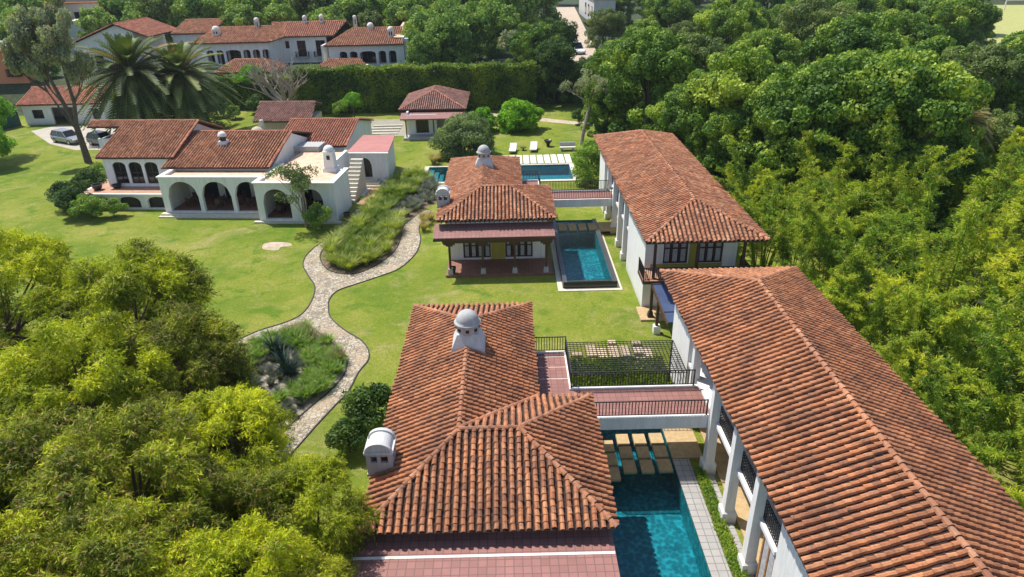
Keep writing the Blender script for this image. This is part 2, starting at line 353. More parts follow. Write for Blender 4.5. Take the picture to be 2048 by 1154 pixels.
def caps(mb, p, q, rng, r=.13, ex=.36, seg=5, lift=.05):
    p = Vector(p); q = Vector(q)
    if p.z > q.z: p, q = q, p
    d = q-p; L = d.length; d.normalize(); a = d.cross(Vector((0,0,1))).normalized(); n = a.cross(d)
    m = max(1, int(L/ex)); e = L/m
    for j in range(m+1 if False else m):
        s0 = j*e-.03; s1 = s0+e*1.15; vs = []; jx = rng.uniform(-.012,.012)
        for s_, rr, h in ((s0, r*rng.uniform(.97,1.06), lift+.03), (s1, r*.84, lift)):
            for k in range(seg+1):
                t = math.pi*k/seg; vs.append(p+d*s_+a*(math.cos(t)*rr+jx)+n*(h+math.sin(t)*rr))
        mb.add(vs, [(k, k+1, seg+2+k, seg+1+k) for k in range(seg)])
def roof(T, faces, ridges, mat, seed=1, seg=4, sp=.292, r=.097, ex=.262, cap=.112, th=.1, label=None, rm='ridge', rafters=None):
    rng = random.Random(seed); mb = MB(); ch = MB()
    for f in faces: tiles(mb, ch, f, rng, sp, ex, r, seg)
    ro = T.part('roof', mb, mat, smooth=False, label=label)
    d = MB()
    for f in faces: d.slab([(p[0],p[1],p[2]-.004) for p in f], th)
    T.part('roof_deck', d, 'deck', ro)
    T.part('channel_tiles', ch, 'channel', ro)
    c = MB()
    for p, q in ridges: caps(c, p, q, rng, cap)
    if c.v: T.part('ridge_tiles', c, rm, ro)
    return ro

# ------------------------------------------------------------------ walls with openings
def wall(mb, p0, p1, z0, z1, ops=(), t=.3, inward=1):
    """vertical wall from p0 to p1; thickness t to the left (inward=1) or right of p0->p1. ops: (a, b, zb, zt, arch)"""
    p0 = Vector((p0[0],p0[1],0)); p1 = Vector((p1[0],p1[1],0)); d = p1-p0; L = d.length; d.normalize()
    n = Vector((-d.y,d.x,0))*inward*t
    def F(a, z): q = p0+d*a; return (q.x,q.y,z)
    def B(a, z): q = p0+d*a+n; return (q.x,q.y,z)
    def quad(a0,a1,za0,za1,zb0,zb1):
        mb.poly([F(a0,za0),F(a1,za1),F(a1,zb1),F(a0,zb0)]); mb.poly([B(a1,za1),B(a0,za0),B(a0,zb0),B(a1,zb1)])
    ops = sorted(ops); x = 0
    for a,b,zb,zt,arch in ops:
        if a > x: quad(x,a,z0,z0,z1,z1)
        if zb > z0+.001:
            quad(a,b,z0,z0,zb,zb); mb.poly([F(a,zb),F(b,zb),B(b,zb),B(a,zb)])
        N = 12 if arch else 1; ra = min((b-a)/2, (zt-zb)*.9) if arch is True else (arch or 0)
        def top(k):
            if not arch: return zt
            c = (a+b)/2; hw = (b-a)/2; u = (a+(b-a)*k/N-c)/hw
            return zt-ra+ra*math.sqrt(max(0,1-u*u))
        for k in range(N):
            xa = a+(b-a)*k/N; xb = a+(b-a)*(k+1)/N; ta, tb = top(k), top(k+1)
            quad(xa,xb,ta,tb,z1,z1); mb.poly([F(xb,tb),F(xa,ta),B(xa,ta),B(xb,tb)])
        mb.poly([F(a,zb),B(a,zb),B(a,top(0)),F(a,top(0))]); mb.poly([B(b,zb),F(b,zb),F(b,top(N)),B(b,top(N))])
        x = b
    if x < L-.001: quad(x,L,z0,z0,z1,z1)
    mb.poly([F(0,z1),F(L,z1),B(L,z1),B(0,z1)]); mb.poly([B(0,z0),F(0,z0),F(0,z1),B(0,z1)]); mb.poly([F(L,z0),B(L,z0),B(L,z1),F(L,z1)])
def window(T, p0, p1, a, b, z0, z1, inward=1, depth=.12, mull=2, frame=.06, mat='wood', cross=1, parent=None, name='window', arch=False):
    """frame + pane set back in an opening of wall p0->p1"""
    P0 = Vector((p0[0],p0[1],0)); d = (Vector((p1[0],p1[1],0))-P0).normalized(); n = Vector((-d.y,d.x,0))*inward
    def Q(u, z, o=0): q = P0+d*u+n*(depth+o); return Vector((q.x,q.y,z))
    fr = MB()
    for u in [a+frame/2, b-frame/2]+[a+(b-a)*k/mull for k in range(1,mull)]: fr.bar(Q(u,z0),Q(u,z1),frame)
    for z in [z0+frame/2, z1-frame/2]+[z0+(z1-z0)*k/(cross+1) for k in range(1,cross+1)]: fr.bar(Q(a,z),Q(b,z),frame*.9,frame*.9)
    f = T.part(name, fr, mat, parent); pn = MB(); pn.poly([Q(a,z0,.03),Q(b,z0,.03),Q(b,z1,.03),Q(a,z1,.03)]); T.part('pane', pn, 'glass', f)
    return f
def railing(T, pts, z, h=.92, sp=.13, name='railing', parent=None, bars=.036, mat='iron'):
    r = MB(); posts = MB()
    for (x0,y0),(x1,y1) in zip(pts[:-1],pts[1:]):
        L = math.hypot(x1-x0,y1-y0); k = max(1,int(L/sp))
        r.bar((x0,y0,z+h),(x1,y1,z+h),.05,.04); r.bar((x0,y0,z+.09),(x1,y1,z+.09),.03,.03)
        for i in range(1,k): t = i/k; r.bar((x0+(x1-x0)*t,y0+(y1-y0)*t,z+.09),(x0+(x1-x0)*t,y0+(y1-y0)*t,z+h),bars)
        posts.bar((x0,y0,z),(x0,y0,z+h+.03),.06)
    posts.bar((x1,y1,z),(x1,y1,z+h+.03),.06)
    o = T.part(name, r, mat, parent); T.part('railing_post', posts, mat, o); return o
def lattice(T, p0, p1, z0, z1, cell=.16, bar=.035, mat='iron', name='lattice_panel', parent=None):
    m = MB(); L = math.hypot(p1[0]-p0[0],p1[1]-p0[1]); k = int(L/cell)
    for i in range(k+1):
        t = i/k; x = p0[0]+(p1[0]-p0[0])*t; y = p0[1]+(p1[1]-p0[1])*t; m.bar((x,y,z0),(x,y,z1),bar)
    q = int((z1-z0)/cell)
    for j in range(q+1): z = z0+(z1-z0)*j/q; m.bar((p0[0],p0[1],z),(p1[0],p1[1],z),bar*.9)
    return T.part(name, m, mat, parent)

# ================================================================== SETTING
LX0, LX1, LY0, LY1 = -84.0, 24.0, -12.0, 111.0
def terr(x, y):
    def S(t): t = max(0., min(1., t)); return t*t*(3-2*t)
    return 3.8*S((y-111)/10)*(1-S((x-14)/12))
def earth():
    xs = [-1500,-700,-350,-200,-140,-110,-95,-84]+[ -84+4*i for i in range(1,28)]+[32,40,48,60,80,110,160,240,400,800,1500]
    ys = [-400,-150,-60,-12,20,60,111,113,115,117,119,121,123,126,135,150,170,200,240,300,400,600,1000,2500]
    m = MB(); nx = len(xs)
    for y in ys:
        for x in xs: m.v.append((x,y,terr(x,y) if y > 111 else 0.0))
    for j in range(len(ys)-1):
        for i in range(nx-1):
            if xs[i] >= LX0-.1 and xs[i+1] <= LX1+.1 and ys[j] >= LY0-.1 and ys[j+1] <= LY1+.1: continue
            m.f.append((j*nx+i, j*nx+i+1, (j+1)*nx+i+1, (j+1)*nx+i))
    return m
struct('ground', earth(), 'forestfloor')
import bmesh
def filled(outer, holes, z, name, mat):
    bm = bmesh.new(); es = []
    for loop in [outer]+list(holes):
        vs = [bm.verts.new((p[0],p[1],z)) for p in loop]
        for i in range(len(vs)): es.append(bm.edges.new((vs[i],vs[(i+1)%len(vs)])))
    bmesh.ops.triangle_fill(bm, edges=es, use_beauty=True, use_dissolve=False, normal=(0,0,1))
    for f in bm.faces:
        if f.normal.z < 0: f.normal_flip()
    me = bpy.data.meshes.new(name); bm.to_mesh(me); bm.free(); me.materials.append(M[mat])
    o = bpy.data.objects.new(name, me); COL.objects.link(o); o['kind'] = 'structure'; return o
def rect(x0,x1,y0,y1): return [(x0,y0),(x1,y0),(x1,y1),(x0,y1)]
POOL_N = (3.8,7.55,10.0,28.2); POOL_S = (4.1,7.35,44.7,57.0); POOL_B = (-9.0,7.0,70.6,76.3)
filled(rect(LX0,LX1,LY0,LY1), [rect(*POOL_N), rect(*POOL_S), rect(*POOL_B)], 0.0, 'lawn', 'lawn')
def smooth(pts, n=4):
    out = []; N = len(pts)
    for i in range(N):
        p0,p1,p2,p3 = [np.array(pts[(i+k)%N]) for k in (-1,0,1,2)]
        for j in range(n):
            t = j/n; out.append(tuple(.5*((2*p1)+(-p0+p2)*t+(2*p0-5*p1+4*p2-p3)*t*t+(-p0+3*p1-3*p2+p3)*t**3)))
    return out
PATH = [(-14.76,62.69),(-14.84,60.22),(-15.01,58.15),(-15.81,55.31),(-16.60,52.27),(-16.50,49.84),(-15.47,47.54),(-14.49,45.58),(-14.16,43.22),(-14.36,41.30),(-15.14,40.21),(-16.53,39.20),(-17.45,38.08),(-17.83,36.98),(-17.91,35.53),(-17.34,35.28),(-17.28,35.96),(-16.83,37.37),(-15.88,38.39),(-14.64,39.37),(-13.64,39.73),(-12.13,38.22),(-10.92,36.80),(-10.10,35.59),(-9.84,34.03),(-10.05,32.79),(-10.39,31.82),(-10.99,30.62),(-11.54,29.36),(-12.33,27.63),(-13.15,25.62),(-11.79,24.71),(-10.97,26.81),(-10.32,28.89),(-9.63,30.89),(-9.25,31.97),(-9.05,33.89),(-8.71,35.30),(-9.00,36.59),(-9.71,37.73),(-11.02,39.07),(-12.25,40.77),(-12.73,42.24),(-12.94,43.47),(-12.66,44.82),(-11.54,45.85),(-9.97,47.16),(-8.63,48.55),(-7.71,51.35),(-7.62,54.36),(-8.08,57.72),(-7.39,61.36),(-8.10,61.82),(-8.91,59.83),(-9.53,57.81),(-9.39,55.39),(-9.47,52.28),(-10.36,49.60),(-11.77,47.80),(-13.17,47.87),(-14.28,48.67),(-15.28,50.56),(-15.61,52.64),(-15.10,55.27),(-14.65,58.13),(-14.33,60.72),(-14.21,62.37)]
filled(smooth(PATH), [], .012, 'path', 'path')
BED1 = [(-14.28,60.45),(-14.59,57.88),(-15.03,55.15),(-15.52,52.63),(-15.20,50.56),(-14.22,48.76),(-13.16,48.01),(-11.79,47.94),(-10.46,49.70),(-9.57,52.39),(-9.48,55.39),(-9.65,58.07),(-9.02,59.97),(-8.14,62.25),(-6.92,64.81),(-7.09,69.35),(-9.19,73.46),(-11.27,73.24),(-12.68,70.80),(-13.39,67.63),(-13.94,64.10)]
BED2 = [(-16.74,37.30),(-15.81,38.26),(-14.60,39.24),(-13.61,39.59),(-12.13,38.09),(-10.95,36.68),(-10.15,35.53),(-9.90,34.03),(-10.11,32.85),(-10.46,31.87),(-11.07,30.72),(-11.62,29.45),(-12.41,27.71),(-13.52,25.99),(-16.13,29.62),(-17.60,33.46),(-17.14,35.84)]
filled(smooth(BED1), [], .006, 'planting_bed_soil', 'soil'); filled(smooth(BED2), [], .008, 'planting_bed_gravel', 'gravel')
filled(smooth([(-20.88,53.38),(-20.94,54.37),(-20.08,54.66),(-18.80,54.35),(-18.52,53.67),(-19.32,53.50),(-19.38,52.86),(-20.27,52.91)]), [], .005, 'bare_patch', 'dirt')
filled([(-69.12,99.86),(-67.02,103.48),(-57.21,101.86),(-50.05,87.62),(-56.16,88.14),(-61.52,91.71)], [], .006, 'driveway', 'drive')
filled([(-20.48,95.22),(-21.65,102.27),(-15.87,102.35),(-14.62,99.59),(-13.62,91.71),(-16.49,91.97)], [], .006, 'terrace_paving', 'cobble')
filled([(-8.15,103.62),(-2.12,102.99),(5.13,98.58),(11.56,95.12),(18.55,91.50),(18.93,93.50),(11.77,96.96),(5.25,100.87),(-2.15,105.11),(-8.29,105.76)], [], .007, 'garden_path', 'dirt')
pe = smooth(PATH); m = MB()
for i in range(len(pe)): a,b = pe[i],pe[(i+1)%len(pe)]; m.bar((a[0],a[1],.02),(b[0],b[1],.02),.07,.07)
struct('path_edge_shadow_line', m, 'iron')  # black bars added to draw the shadow line along the path edge
# track behind, sports field
filled([(9.5,122),(17,122),(25,262),(18,262)], [], 3.87, 'dirt_road', 'dirt')
filled([(101.57,149.33),(131.77,144.50),(262.46,256.53),(185.41,280.83)], [], .03, 'sports_field', 'field')
m = MB()
for i in range(5):
    y = 91.3+i*1.55; m.box(-19.0,-14.9,y,y+.35,.0,.10+.02*i)
t = Thing('garden_steps','low pale stone terrace steps on the grass left of the small pavilion','steps',(-17,94,0)); t.part('step_edge', m, 'palestone')

# ================================================================== MAIN COMPOUND (two matching blocks)
def dome_chimney(T, cx, cy, zb, mat='cementlight'):
    b = MB(); k = .9; b.frust(cx,cy,zb-.6,zb+.02,.86,.84,.74,.72); b.frust(cx,cy,zb+.021,zb+.62,.74,.72,.48,.48)
    c = T.part('chimney', b, mat, label='grey domed chimney on the ridge')
    d = MB(); d.lathe(cx,cy,[(.53,zb+.58),(.53,zb+1.02)],28); dr = T.part('drum', d, 'cement', c, smooth=False)
    for k in range(8):
        h = MB(); a = 2*math.pi*k/8+.02; x,y = cx+.517*math.cos(a), cy+.517*math.sin(a); tx,ty = -math.sin(a)*.075, math.cos(a)*.075
        h.bar((x-tx,y-ty,zb+.80),(x+tx,y+ty,zb+.80),.07,.15); T.part('smoke_opening', h, 'iron', dr)
    e = MB(); e.lathe(cx,cy,[(.57,zb+1.0),(.63,zb+1.02),(.63,zb+1.09),(.54,zb+1.10)]+[(.54*math.cos(q*math.pi/18),zb+1.11+.56*math.sin(q*math.pi/18)) for q in range(1,9)]+[(.02,zb+1.68)],32)
    T.part('dome', e, 'cement', c, smooth=True)
def vault_chimney(T, x0, x1, y0, y1, zb, zt, mat='cement'):
    cx,cy,a,b = (x0+x1)/2,(y0+y1)/2,(x1-x0)/2,(y1-y0)/2
    s = MB(); s.frust(cx,cy,zb,zb+.75*(zt-zb)*.55,a*.92,b*.95,a*.92,b*.95); z1 = zb+.75*(zt-zb)*.55
    s.frust(cx,cy,z1+.001,z1+.12,a*1.0,b*1.02,a*1.0,b*1.02)
    c = T.part('chimney', s, mat, label='grey vaulted chimney at the roof edge')
    k = MB(); wl = lambda p,q,o: wall(k,p,q,z1+.12,zt,o,.1,1)
    w = 2*a*.94; L = 2*b*.96; X0,X1,Y0,Y1 = cx-w/2,cx+w/2,cy-L/2,cy+L/2
    wl((X0,Y0),(X1,Y0),[(w*.17,w*.42,zt-.42,zt-.12,0),(w*.56,w*.84,zt-.42,zt-.12,0)]); wl((X1,Y1),(X0,Y1),[(w*.17,w*.42,zt-.42,zt-.12,0),(w*.56,w*.84,zt-.42,zt-.12,0)])
    wl((X1,Y0+.1),(X1,Y1-.1),[(L*.15,L*.36,zt-.42,zt-.12,0),(L*.5,L*.7,zt-.42,zt-.12,0)]); wl((X0,Y1-.1),(X0,Y0+.1),[(L*.15,L*.36,zt-.42,zt-.12,0),(L*.5,L*.7,zt-.42,zt-.12,0)])
    T.part('smoke_hood', k, mat, c)
    n = 14; v = MB(); v.box(X0-.06,X1+.06,Y0-.05,Y1+.05,zt+.001,zt+.09)
    arc = [(cx+math.cos(math.pi*i/n)*w*.47, zt+.09+math.sin(math.pi*i/n)*w*.36) for i in range(n+1)]
    vs = [(x,Y0+.02,z) for x,z in arc]+[(x,Y1-.02,z) for x,z in arc]
    v.add(vs, [(i+1,i,n+1+i,n+2+i) for i in range(n)]+[tuple(range(n+1)), tuple(range(2*n+1,n,-1))])
    arc2 = [(cx+math.cos(math.pi*i/n)*w*.53, zt+.09+math.sin(math.pi*i/n)*w*.42) for i in range(n+1)]
    for ya,yb in ((Y0-.05,Y0+.1),(Y1-.1,Y1+.05)):
        vs = [(x,ya,z) for x,z in arc2]+[(x,yb,z) for x,z in arc2]+[(x,ya,z) for x,z in arc]
        v.add(vs, [(i+1,i,n+1+i,n+2+i) for i in range(n)]+[(i,i+1,2*n+3+i,2*n+2+i) for i in range(n)])
    T.part('vault', v, mat if mat != 'cement' else 'cementlight', c)

def pavilion(oy, label, far):
    T = Thing('tiled_pavilion', label, 'house', (-1,25,0), (0,oy,0))
    w = MB()
    fy = 19.2 if far else 17.9
    if far:
        wall(w,(-4.8,fy),(2.95,fy),0,4.05,[(1.15,3.3,.35,2.35,0),(4.45,6.6,.35,2.35,0)],.25,1)
        w.box(-4.8,2.95,17.95,18.2,3.55,4.05)
    else: w.box(-4.8,2.95,fy,fy+.25,3.4,4.05)
    w.box(2.7,2.95,fy+.25 if far else 18.15,24.7,0,4.05); w.box(-4.8,-4.55,fy+.25 if far else 18.15,33.45,0,4.05)
    w.box(.3,.55,24.7,33.45,0,4.05); w.box(-4.55,.3,33.2,33.45,0,4.05); w.box(.55,2.7,24.45,24.7,0,4.05)
    w.box(.55,2.78,24.7,31.0,0,2.8)
    T.part('wall', w, 'white')
    A=(-5.38,17.4,4.1);B=(3.45,17.4,4.15);F=(3.47,25.1,4.15);E=(1.08,25.1,4.15);D=(1.08,34.1,4.15);C=(-5.38,34.1,4.15);G=(-2.12,21.2,5.5);H=(.2,21.2,5.5);K=(-2.12,29.9,5.5)
    A=(-5.38,17.4,4.15)
    roof(T,[(A,B,H,G),(C,A,G,K),(D,C,K),(E,D,K,G),(F,E,G,H),(B,F,H)],[(A,G),(B,H),(G,H),(G,K),(K,C),(K,D),(H,F),((E[0],E[1],E[2]+.03),(G[0],G[1],G[2]+.03))],
         'tile_old' if far else 'tile', 7 if far else 3)
    rf = MB()
    for i in range(24): x = -5.1+i*.36; rf.box(x,x+.09,17.5,18.3,3.93,4.03)
    T.part('rafters', rf, 'wood')
    dome_chimney(T,-2.05,27.9 if not far else 27.7,5.5)
    vault_chimney(T,-5.6,-4.56,20.15,21.1,3.5,5.27)
    if far:
        p = MB(); p.slab([(-5.6,16.25,3.25),(3.35,16.25,3.25),(3.35,17.95,3.72),(-5.6,17.95,3.72)],.05); pr = T.part('porch_roof', p, 'pinkflat')
        b = MB(); b.box(-5.62,3.37,16.2,16.38,3.0,3.16)
        for x in (-4.5,-2.03,.36,2.72): b.bar((x,16.45,2.95),(x,19.1,2.95),.16,.16)
        b.box(-5.0,3.2,16.55,16.72,2.7,2.86); T.part('porch_beam', b, 'wood', pr)
        for x in (-4.5,-2.03,.36,2.72):
            q = MB(); q.frust(x,16.65,.62,2.7,.085,.085,.075,.075); q.bar((x-.42,16.65,2.62),(x+.42,16.65,2.62),.13,.14); q.bar((x-.24,16.65,2.5),(x+.24,16.65,2.5),.13,.12)
            po = T.part('porch_post', q, 'wood'); s = MB(); s.frust(x,16.65,.2,.62,.2,.2,.15,.15); T.part('post_base', s, 'cement', po)
        f = MB(); f.box(-4.85,3.25,16.35,19.19,.0,.2); T.part('porch_floor', f, 'brownfloor')
        for a,b_ in ((1.15,3.3),(4.45,6.6)):
            window(T,(-4.8,fy),(2.95,fy),a,b_,.35,2.35,1,.1,4,.09)
            cu = MB()
            for k in range(4): cu.box(-4.8+a+.12+k*.54,-4.8+a+.42+k*.54,fy+.115,fy+.125,.42,2.28)
            T.part('curtain', cu, 'curtain')
        oc = MB(); oc.box(-1.47,-.37,fy-.02,fy-.001,.2,2.5); T.part('ochre_panel', oc, 'ochre')
    else:
        s = MB(); s.slab([(-5.62,9.0,3.56),(3.36,9.0,3.56),(3.36,17.9,3.64),(-5.62,17.9,3.64)],.16); s.box(-5.4,3.2,9.0,17.9,0,3.38)
        fl = T.part('flat_roof', s, 'pinkflat', label='flat pink paved roof with a white stripe'); st = MB(); st.slab([(-5.6,16.72,3.645),(3.34,16.72,3.645),(3.34,16.83,3.646),(-5.6,16.83,3.646)],.016); T.part('stripe', st, 'stripe', fl)
    return T
NEARP = pavilion(0,'nearest tiled pavilion with domed chimney and pink flat roof beside the dark blue pool','' )
FARP = pavilion(30.3,'tiled pavilion with wooden posted porch beside the small raised pool',True)

def walkway(oy, label, far):
    T = Thing('footbridge', label, 'footbridge', (5.8,26.2,0), (0,oy,0))
    d = MB(); d.box(.56,2.74,24.72,31.0,2.801,2.88); d.box(2.74,9.0,25.24,27.45,2.72,2.88); T.part('deck', d, 'pinkflat')
    c = MB(); c.box(2.74,8.95,25.08,25.24,2.3,2.96); c.box(2.9,8.95,27.45,27.6,2.3,2.96); c.box(2.74,2.9,27.45,31.0,2.3,2.96); c.box(.9,2.74,30.86,31.0,2.81,2.96)
    c.box(2.9,8.95,25.24,27.45,2.3,2.719); T.part('curb_beam', c, 'white')
    railing(T,[(3.0,25.16),(8.75,25.16)],2.96,.82,.145)
    railing(T,[(8.75,27.52),(2.82,27.52),(2.82,30.93),(1.0,30.93)],2.96,.88,.13)
    if not far:
        for y in (28.45,29.5,30.5): s = MB(); s.box(.92,2.73,y,y+.035,2.881,2.886); T.part('stripe', s, 'stripe')
    return T
walkway(0,'pink paved footbridge with black railing over the near pool',False)
walkway(30.3,'pink paved footbridge with black railing behind the small raised pool',True)

def trellis(oy,label):
    T = Thing('trellis', label, 'trellis', (5.8,29.7,0), (0,oy,0)); m = MB(); x0,x1,y0,y1 = 2.92,8.75,28.7,31.85
    k = 30
    for i in range(k+1): x = x0+(x1-x0)*i/k; m.bar((x,y0,2.9),(x,y1,2.9),.032,.035)
    for i in range(17): y = y0+(y1-y0)*i/16; m.bar((x0,y,2.93),(x1,y,2.93),.032,.03)
    T.part('lattice', m, 'iron'); q = MB()
    for x,y in ((x0+.05,y1),(x1-.05,y1)): q.bar((x,y,0),(x,y,2.88),.08)
    T.part('post', q, 'iron')
trellis(0,'flat black lattice trellis above the garden slabs beside the near footbridge')

def hall(oy, ynear, label, far, wx):
    T = Thing('tiled_hall', label, 'house', (12,25,0), (0,oy,0)); e, rz = 6.2, 7.7
    L,Rr,yf = 8.2,15.5,33.6; X = 11.78
    yk = ynear+3.4
    A=(L,ynear,e);B=(Rr,ynear,e);C=(Rr,yf,e);D=(L,yf,e);G=(X,yk,rz);K=(X,29.1,rz)
    roof(T,[(A,B,G),(D,A,G,K),(C,D,K),(B,C,K,G)],[(A,G),(B,G),(G,K),(K,C),(K,D)],'tile_old' if far else 'tile',11 if far else 5,seg=4)
    yw = 10.78 if far else ynear+1.5
    w = MB(); w.box(wx,wx+.25,yw,17.3,0,6.1); w.box(wx-.12,wx+.3,29.7,33.1,0,6.1); w.box(wx+.3,14.9,32.85,33.1,0,6.1); w.box(14.65,14.9,yw+.25,32.85,0,6.1)
    w.box(wx+.25,10.4,17.05,17.3,0,6.1)
    if far: wall(w,(wx+.25,yw),(14.9,yw),0,6.1,[(.95,2.55,3.3,5.4,0),(3.25,4.85,3.3,5.4,0)],.25,1)
    else: w.box(wx+.25,14.9,yw,yw+.25,0,6.1)
    T.part('wall', w, 'white')
    iw = MB(); wall(iw,(10.4,17.3),(10.4,32.85),0,6.0,[(.6,2.6,3.0,5.2,0),(3.4,5.4,3.0,5.2,0),(6.4,8.4,3.0,5.2,0),(9.4,11.4,3.0,5.2,0),(.6,2.6,.1,2.4,0),(3.4,5.4,.1,2.4,0),(6.4,8.4,.1,2.4,0)][:4],.2,-1)
    T.part('inner_wall', iw, 'white')
    for a in (.6,3.4,6.4,9.4): window(T,(10.4,17.3),(10.4,32.85),a,a+2,3.0,5.2,-1,.08,4,.08)
    s = MB(); s.box(9.05,10.39,17.31,29.69,2.72,2.9); T.part('gallery_slab', s, 'white')
    for y in ((28.3,) + (24.85,21.8,19.1)):
        c = MB(); x = 9.02; c.frust(x,y-.0,.62,6.05,.21,.22,.17,.17); co = T.part('column', c, 'white')
        b = MB(); b.box(x-.3,x+.3,y-.31,y+.31,.0,.56); b.frust(x,y,.561,.62,.29,.30,.23,.24); T.part('column_base', b, 'white', co)
    for y0,y1 in ((17.35,18.85),(19.36,21.55),(22.05,24.6)): lattice(T,(9.2,y0),(9.2,y1),2.95,3.85,.15,.035)
    dr = MB(); x = 9.2
    for y in (17.4,17.95,18.5): dr.box(x,x+.09,y,y+.1,.1,2.68)
    dr.box(x,x+.09,17.4,18.6,2.58,2.7); do = T.part('garden_door', dr, 'woodlight'); dp = MB(); dp.box(x+.03,x+.05,17.5,18.5,.1,2.58); T.part('pane', dp, 'curtain', do)
    f = MB(); f.box(wx+.3,10.39,17.35,29.6,0,.1); T.part('gallery_floor', f, 'tanslab')
    if far:
        for a in (.95,3.25):
            window(T,(wx+.25,yw),(14.9,yw),a,a+1.6,3.3,5.4,1,.1,3,.1); cu = MB()
            for k in range(3): cu.box(wx+.25+a+.1+k*.53,wx+.25+a+.42+k*.53,yw+.115,yw+.125,3.38,5.3)
            T.part('curtain', cu, 'curtain')
        oc = MB(); oc.box(wx+.25+2.62,wx+.25+3.16,yw-.02,yw-.001,2.95,5.6); oc.box(wx+.4,14.0,yw-.015,yw-.001,2.95,3.28); T.part('ochre_panel', oc, 'ochre')
        b = MB(); b.box(8.45,15.3,8.9,yw-.03,2.72,2.9); bo = T.part('balcony', b, 'wood'); fl = MB(); fl.box(8.5,15.25,8.95,yw-.03,2.901,2.93); T.part('balcony_floor', fl, 'terrafloor', bo)
        railing(T,[(8.5,yw-.1),(8.5,8.95),(15.2,8.95),(15.2,yw-.1)],2.93,.9,.13,parent=bo)
        for x in (9.2,11.9,14.85):
            q = MB(); q.frust(x,9.35,.5,6.05,.09,.09,.08,.08); po = T.part('balcony_post', q, 'wood'); s = MB(); s.frust(x,9.35,.14,.5,.19,.19,.14,.14); T.part('post_base', s, 'iron', po)
        s = MB(); s.box(8.5,15.2,8.9,10.76,0,.14); T.part('porch_slab', s, 'tanslab')
    r = MB()
    for i in range(int((yf-ynear)/.7)): y = ynear+.3+i*.7; r.box(8.3,wx-.01,y,y+.09,5.98,6.08)
    T.part('rafters', r, 'wood')
    return T
hall(0,3.0,'long two-storey tiled hall at the right with white columns facing the pool',False,9.12)
hall(30.3,7.45,'long two-storey tiled hall behind with wooden balcony and ochre panels',True,8.88)

# canopy
T = Thing('glass_canopy','blue glass canopy on a brown wooden post between the two long halls','canopy',(9.2,37.7,0))
p = MB(); p.slab([(9.06,34.4,2.62),(12.5,34.4,2.62),(12.5,39.1,2.85),(9.06,39.1,2.85)],.02); T.part('panel', p, 'poly')
b = MB(); b.bar((9.02,34.3,2.5),(9.02,39.15,2.73),.08,.18)
for y in (35.5,36.7,37.9): b.bar((9.06,y,2.70),(12.5,y,2.70),.04,.05)
T.part('beam', b, 'wood'); q = MB(); q.bar((9.2,37.7,.55),(9.2,37.7,2.55),.17); po = T.part('post', q, 'wood')
s = MB(); s.box(9.0,9.42,37.5,37.92,0,.55); T.part('post_base', s, 'white', po)

# ---- pools
def tank(T, x0,x1,y0,y1, zb, zt, mat='pooltile', wz=-.06, steps=0, water='water'):
    m = MB(); m.poly([(x0,y0,zb),(x1,y0,zb),(x1,y1,zb),(x0,y1,zb)])
    for a,b in (((x0,y0),(x1,y0)),((x1,y0),(x1,y1)),((x1,y1),(x0,y1)),((x0,y1),(x0,y0))): m.poly([(a[0],a[1],zt),(b[0],b[1],zt),(b[0],b[1],zb),(a[0],a[1],zb)])
    for k in range(steps): m.box(x0+.001,x0+.6+.55*k+.0,y0+.002+.001*k,y1-.002-.001*k,zb+.001,wz-.2-.25*k)
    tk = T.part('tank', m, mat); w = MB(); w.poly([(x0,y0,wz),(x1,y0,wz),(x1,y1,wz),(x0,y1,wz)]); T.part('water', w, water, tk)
T = Thing('swimming_pool','long dark blue pool between the nearest pavilion and the long hall','pool',(5.7,19,0))
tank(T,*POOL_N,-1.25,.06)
c = MB(); c.box(3.32,3.8,10,24.9,0,.08); cp = T.part('coping', c, 'darkpaver'); c = MB(); c.box(7.55,8.34,10,25.6,0,.08); T.part('deck_strip', c, 'greypaver'); c = MB(); c.box(8.9,9.2,10,25.3,0,.07); T.part('outer_strip', c, 'greypaver')
c = MB(); c.box(6.6,9.1,28.22,28.9,0,.09); T.part('far_paving', c, 'greypaver')
i = 0
cols = [(4.3,4.9),(5.12,5.72),(5.95,6.55),(6.78,7.42)]
for ci,(xa,xb) in enumerate(cols):
    ofs = (-.35,.12,.1,.14)[ci]
    for k in range(3):
        y1 = 27.45+ofs-k*.98; t_ = Thing('stepping_slab','square tan stone slab set in the dark pool water under the near footbridge','slab',((xa+xb)/2,y1-.45,0),group='tan slabs crossing the near pool')
        mm = MB(); mm.box(xa,xb,y1-.82,y1,-.12,.07); t_.part('slab', mm, 'tanslab')
c = MB(); c.box(7.56,9.05,25.65,28.2,0,.09); T.part('tan_paving', c, 'tanslab')
T2 = Thing('planter_strip','narrow strip of low green plants between grey paving beside the near pool','planter',(8.6,20,0)); c = MB(); c.box(8.345,8.895,10,24.9,0,.03); T2.part('soil', c, 'soil')

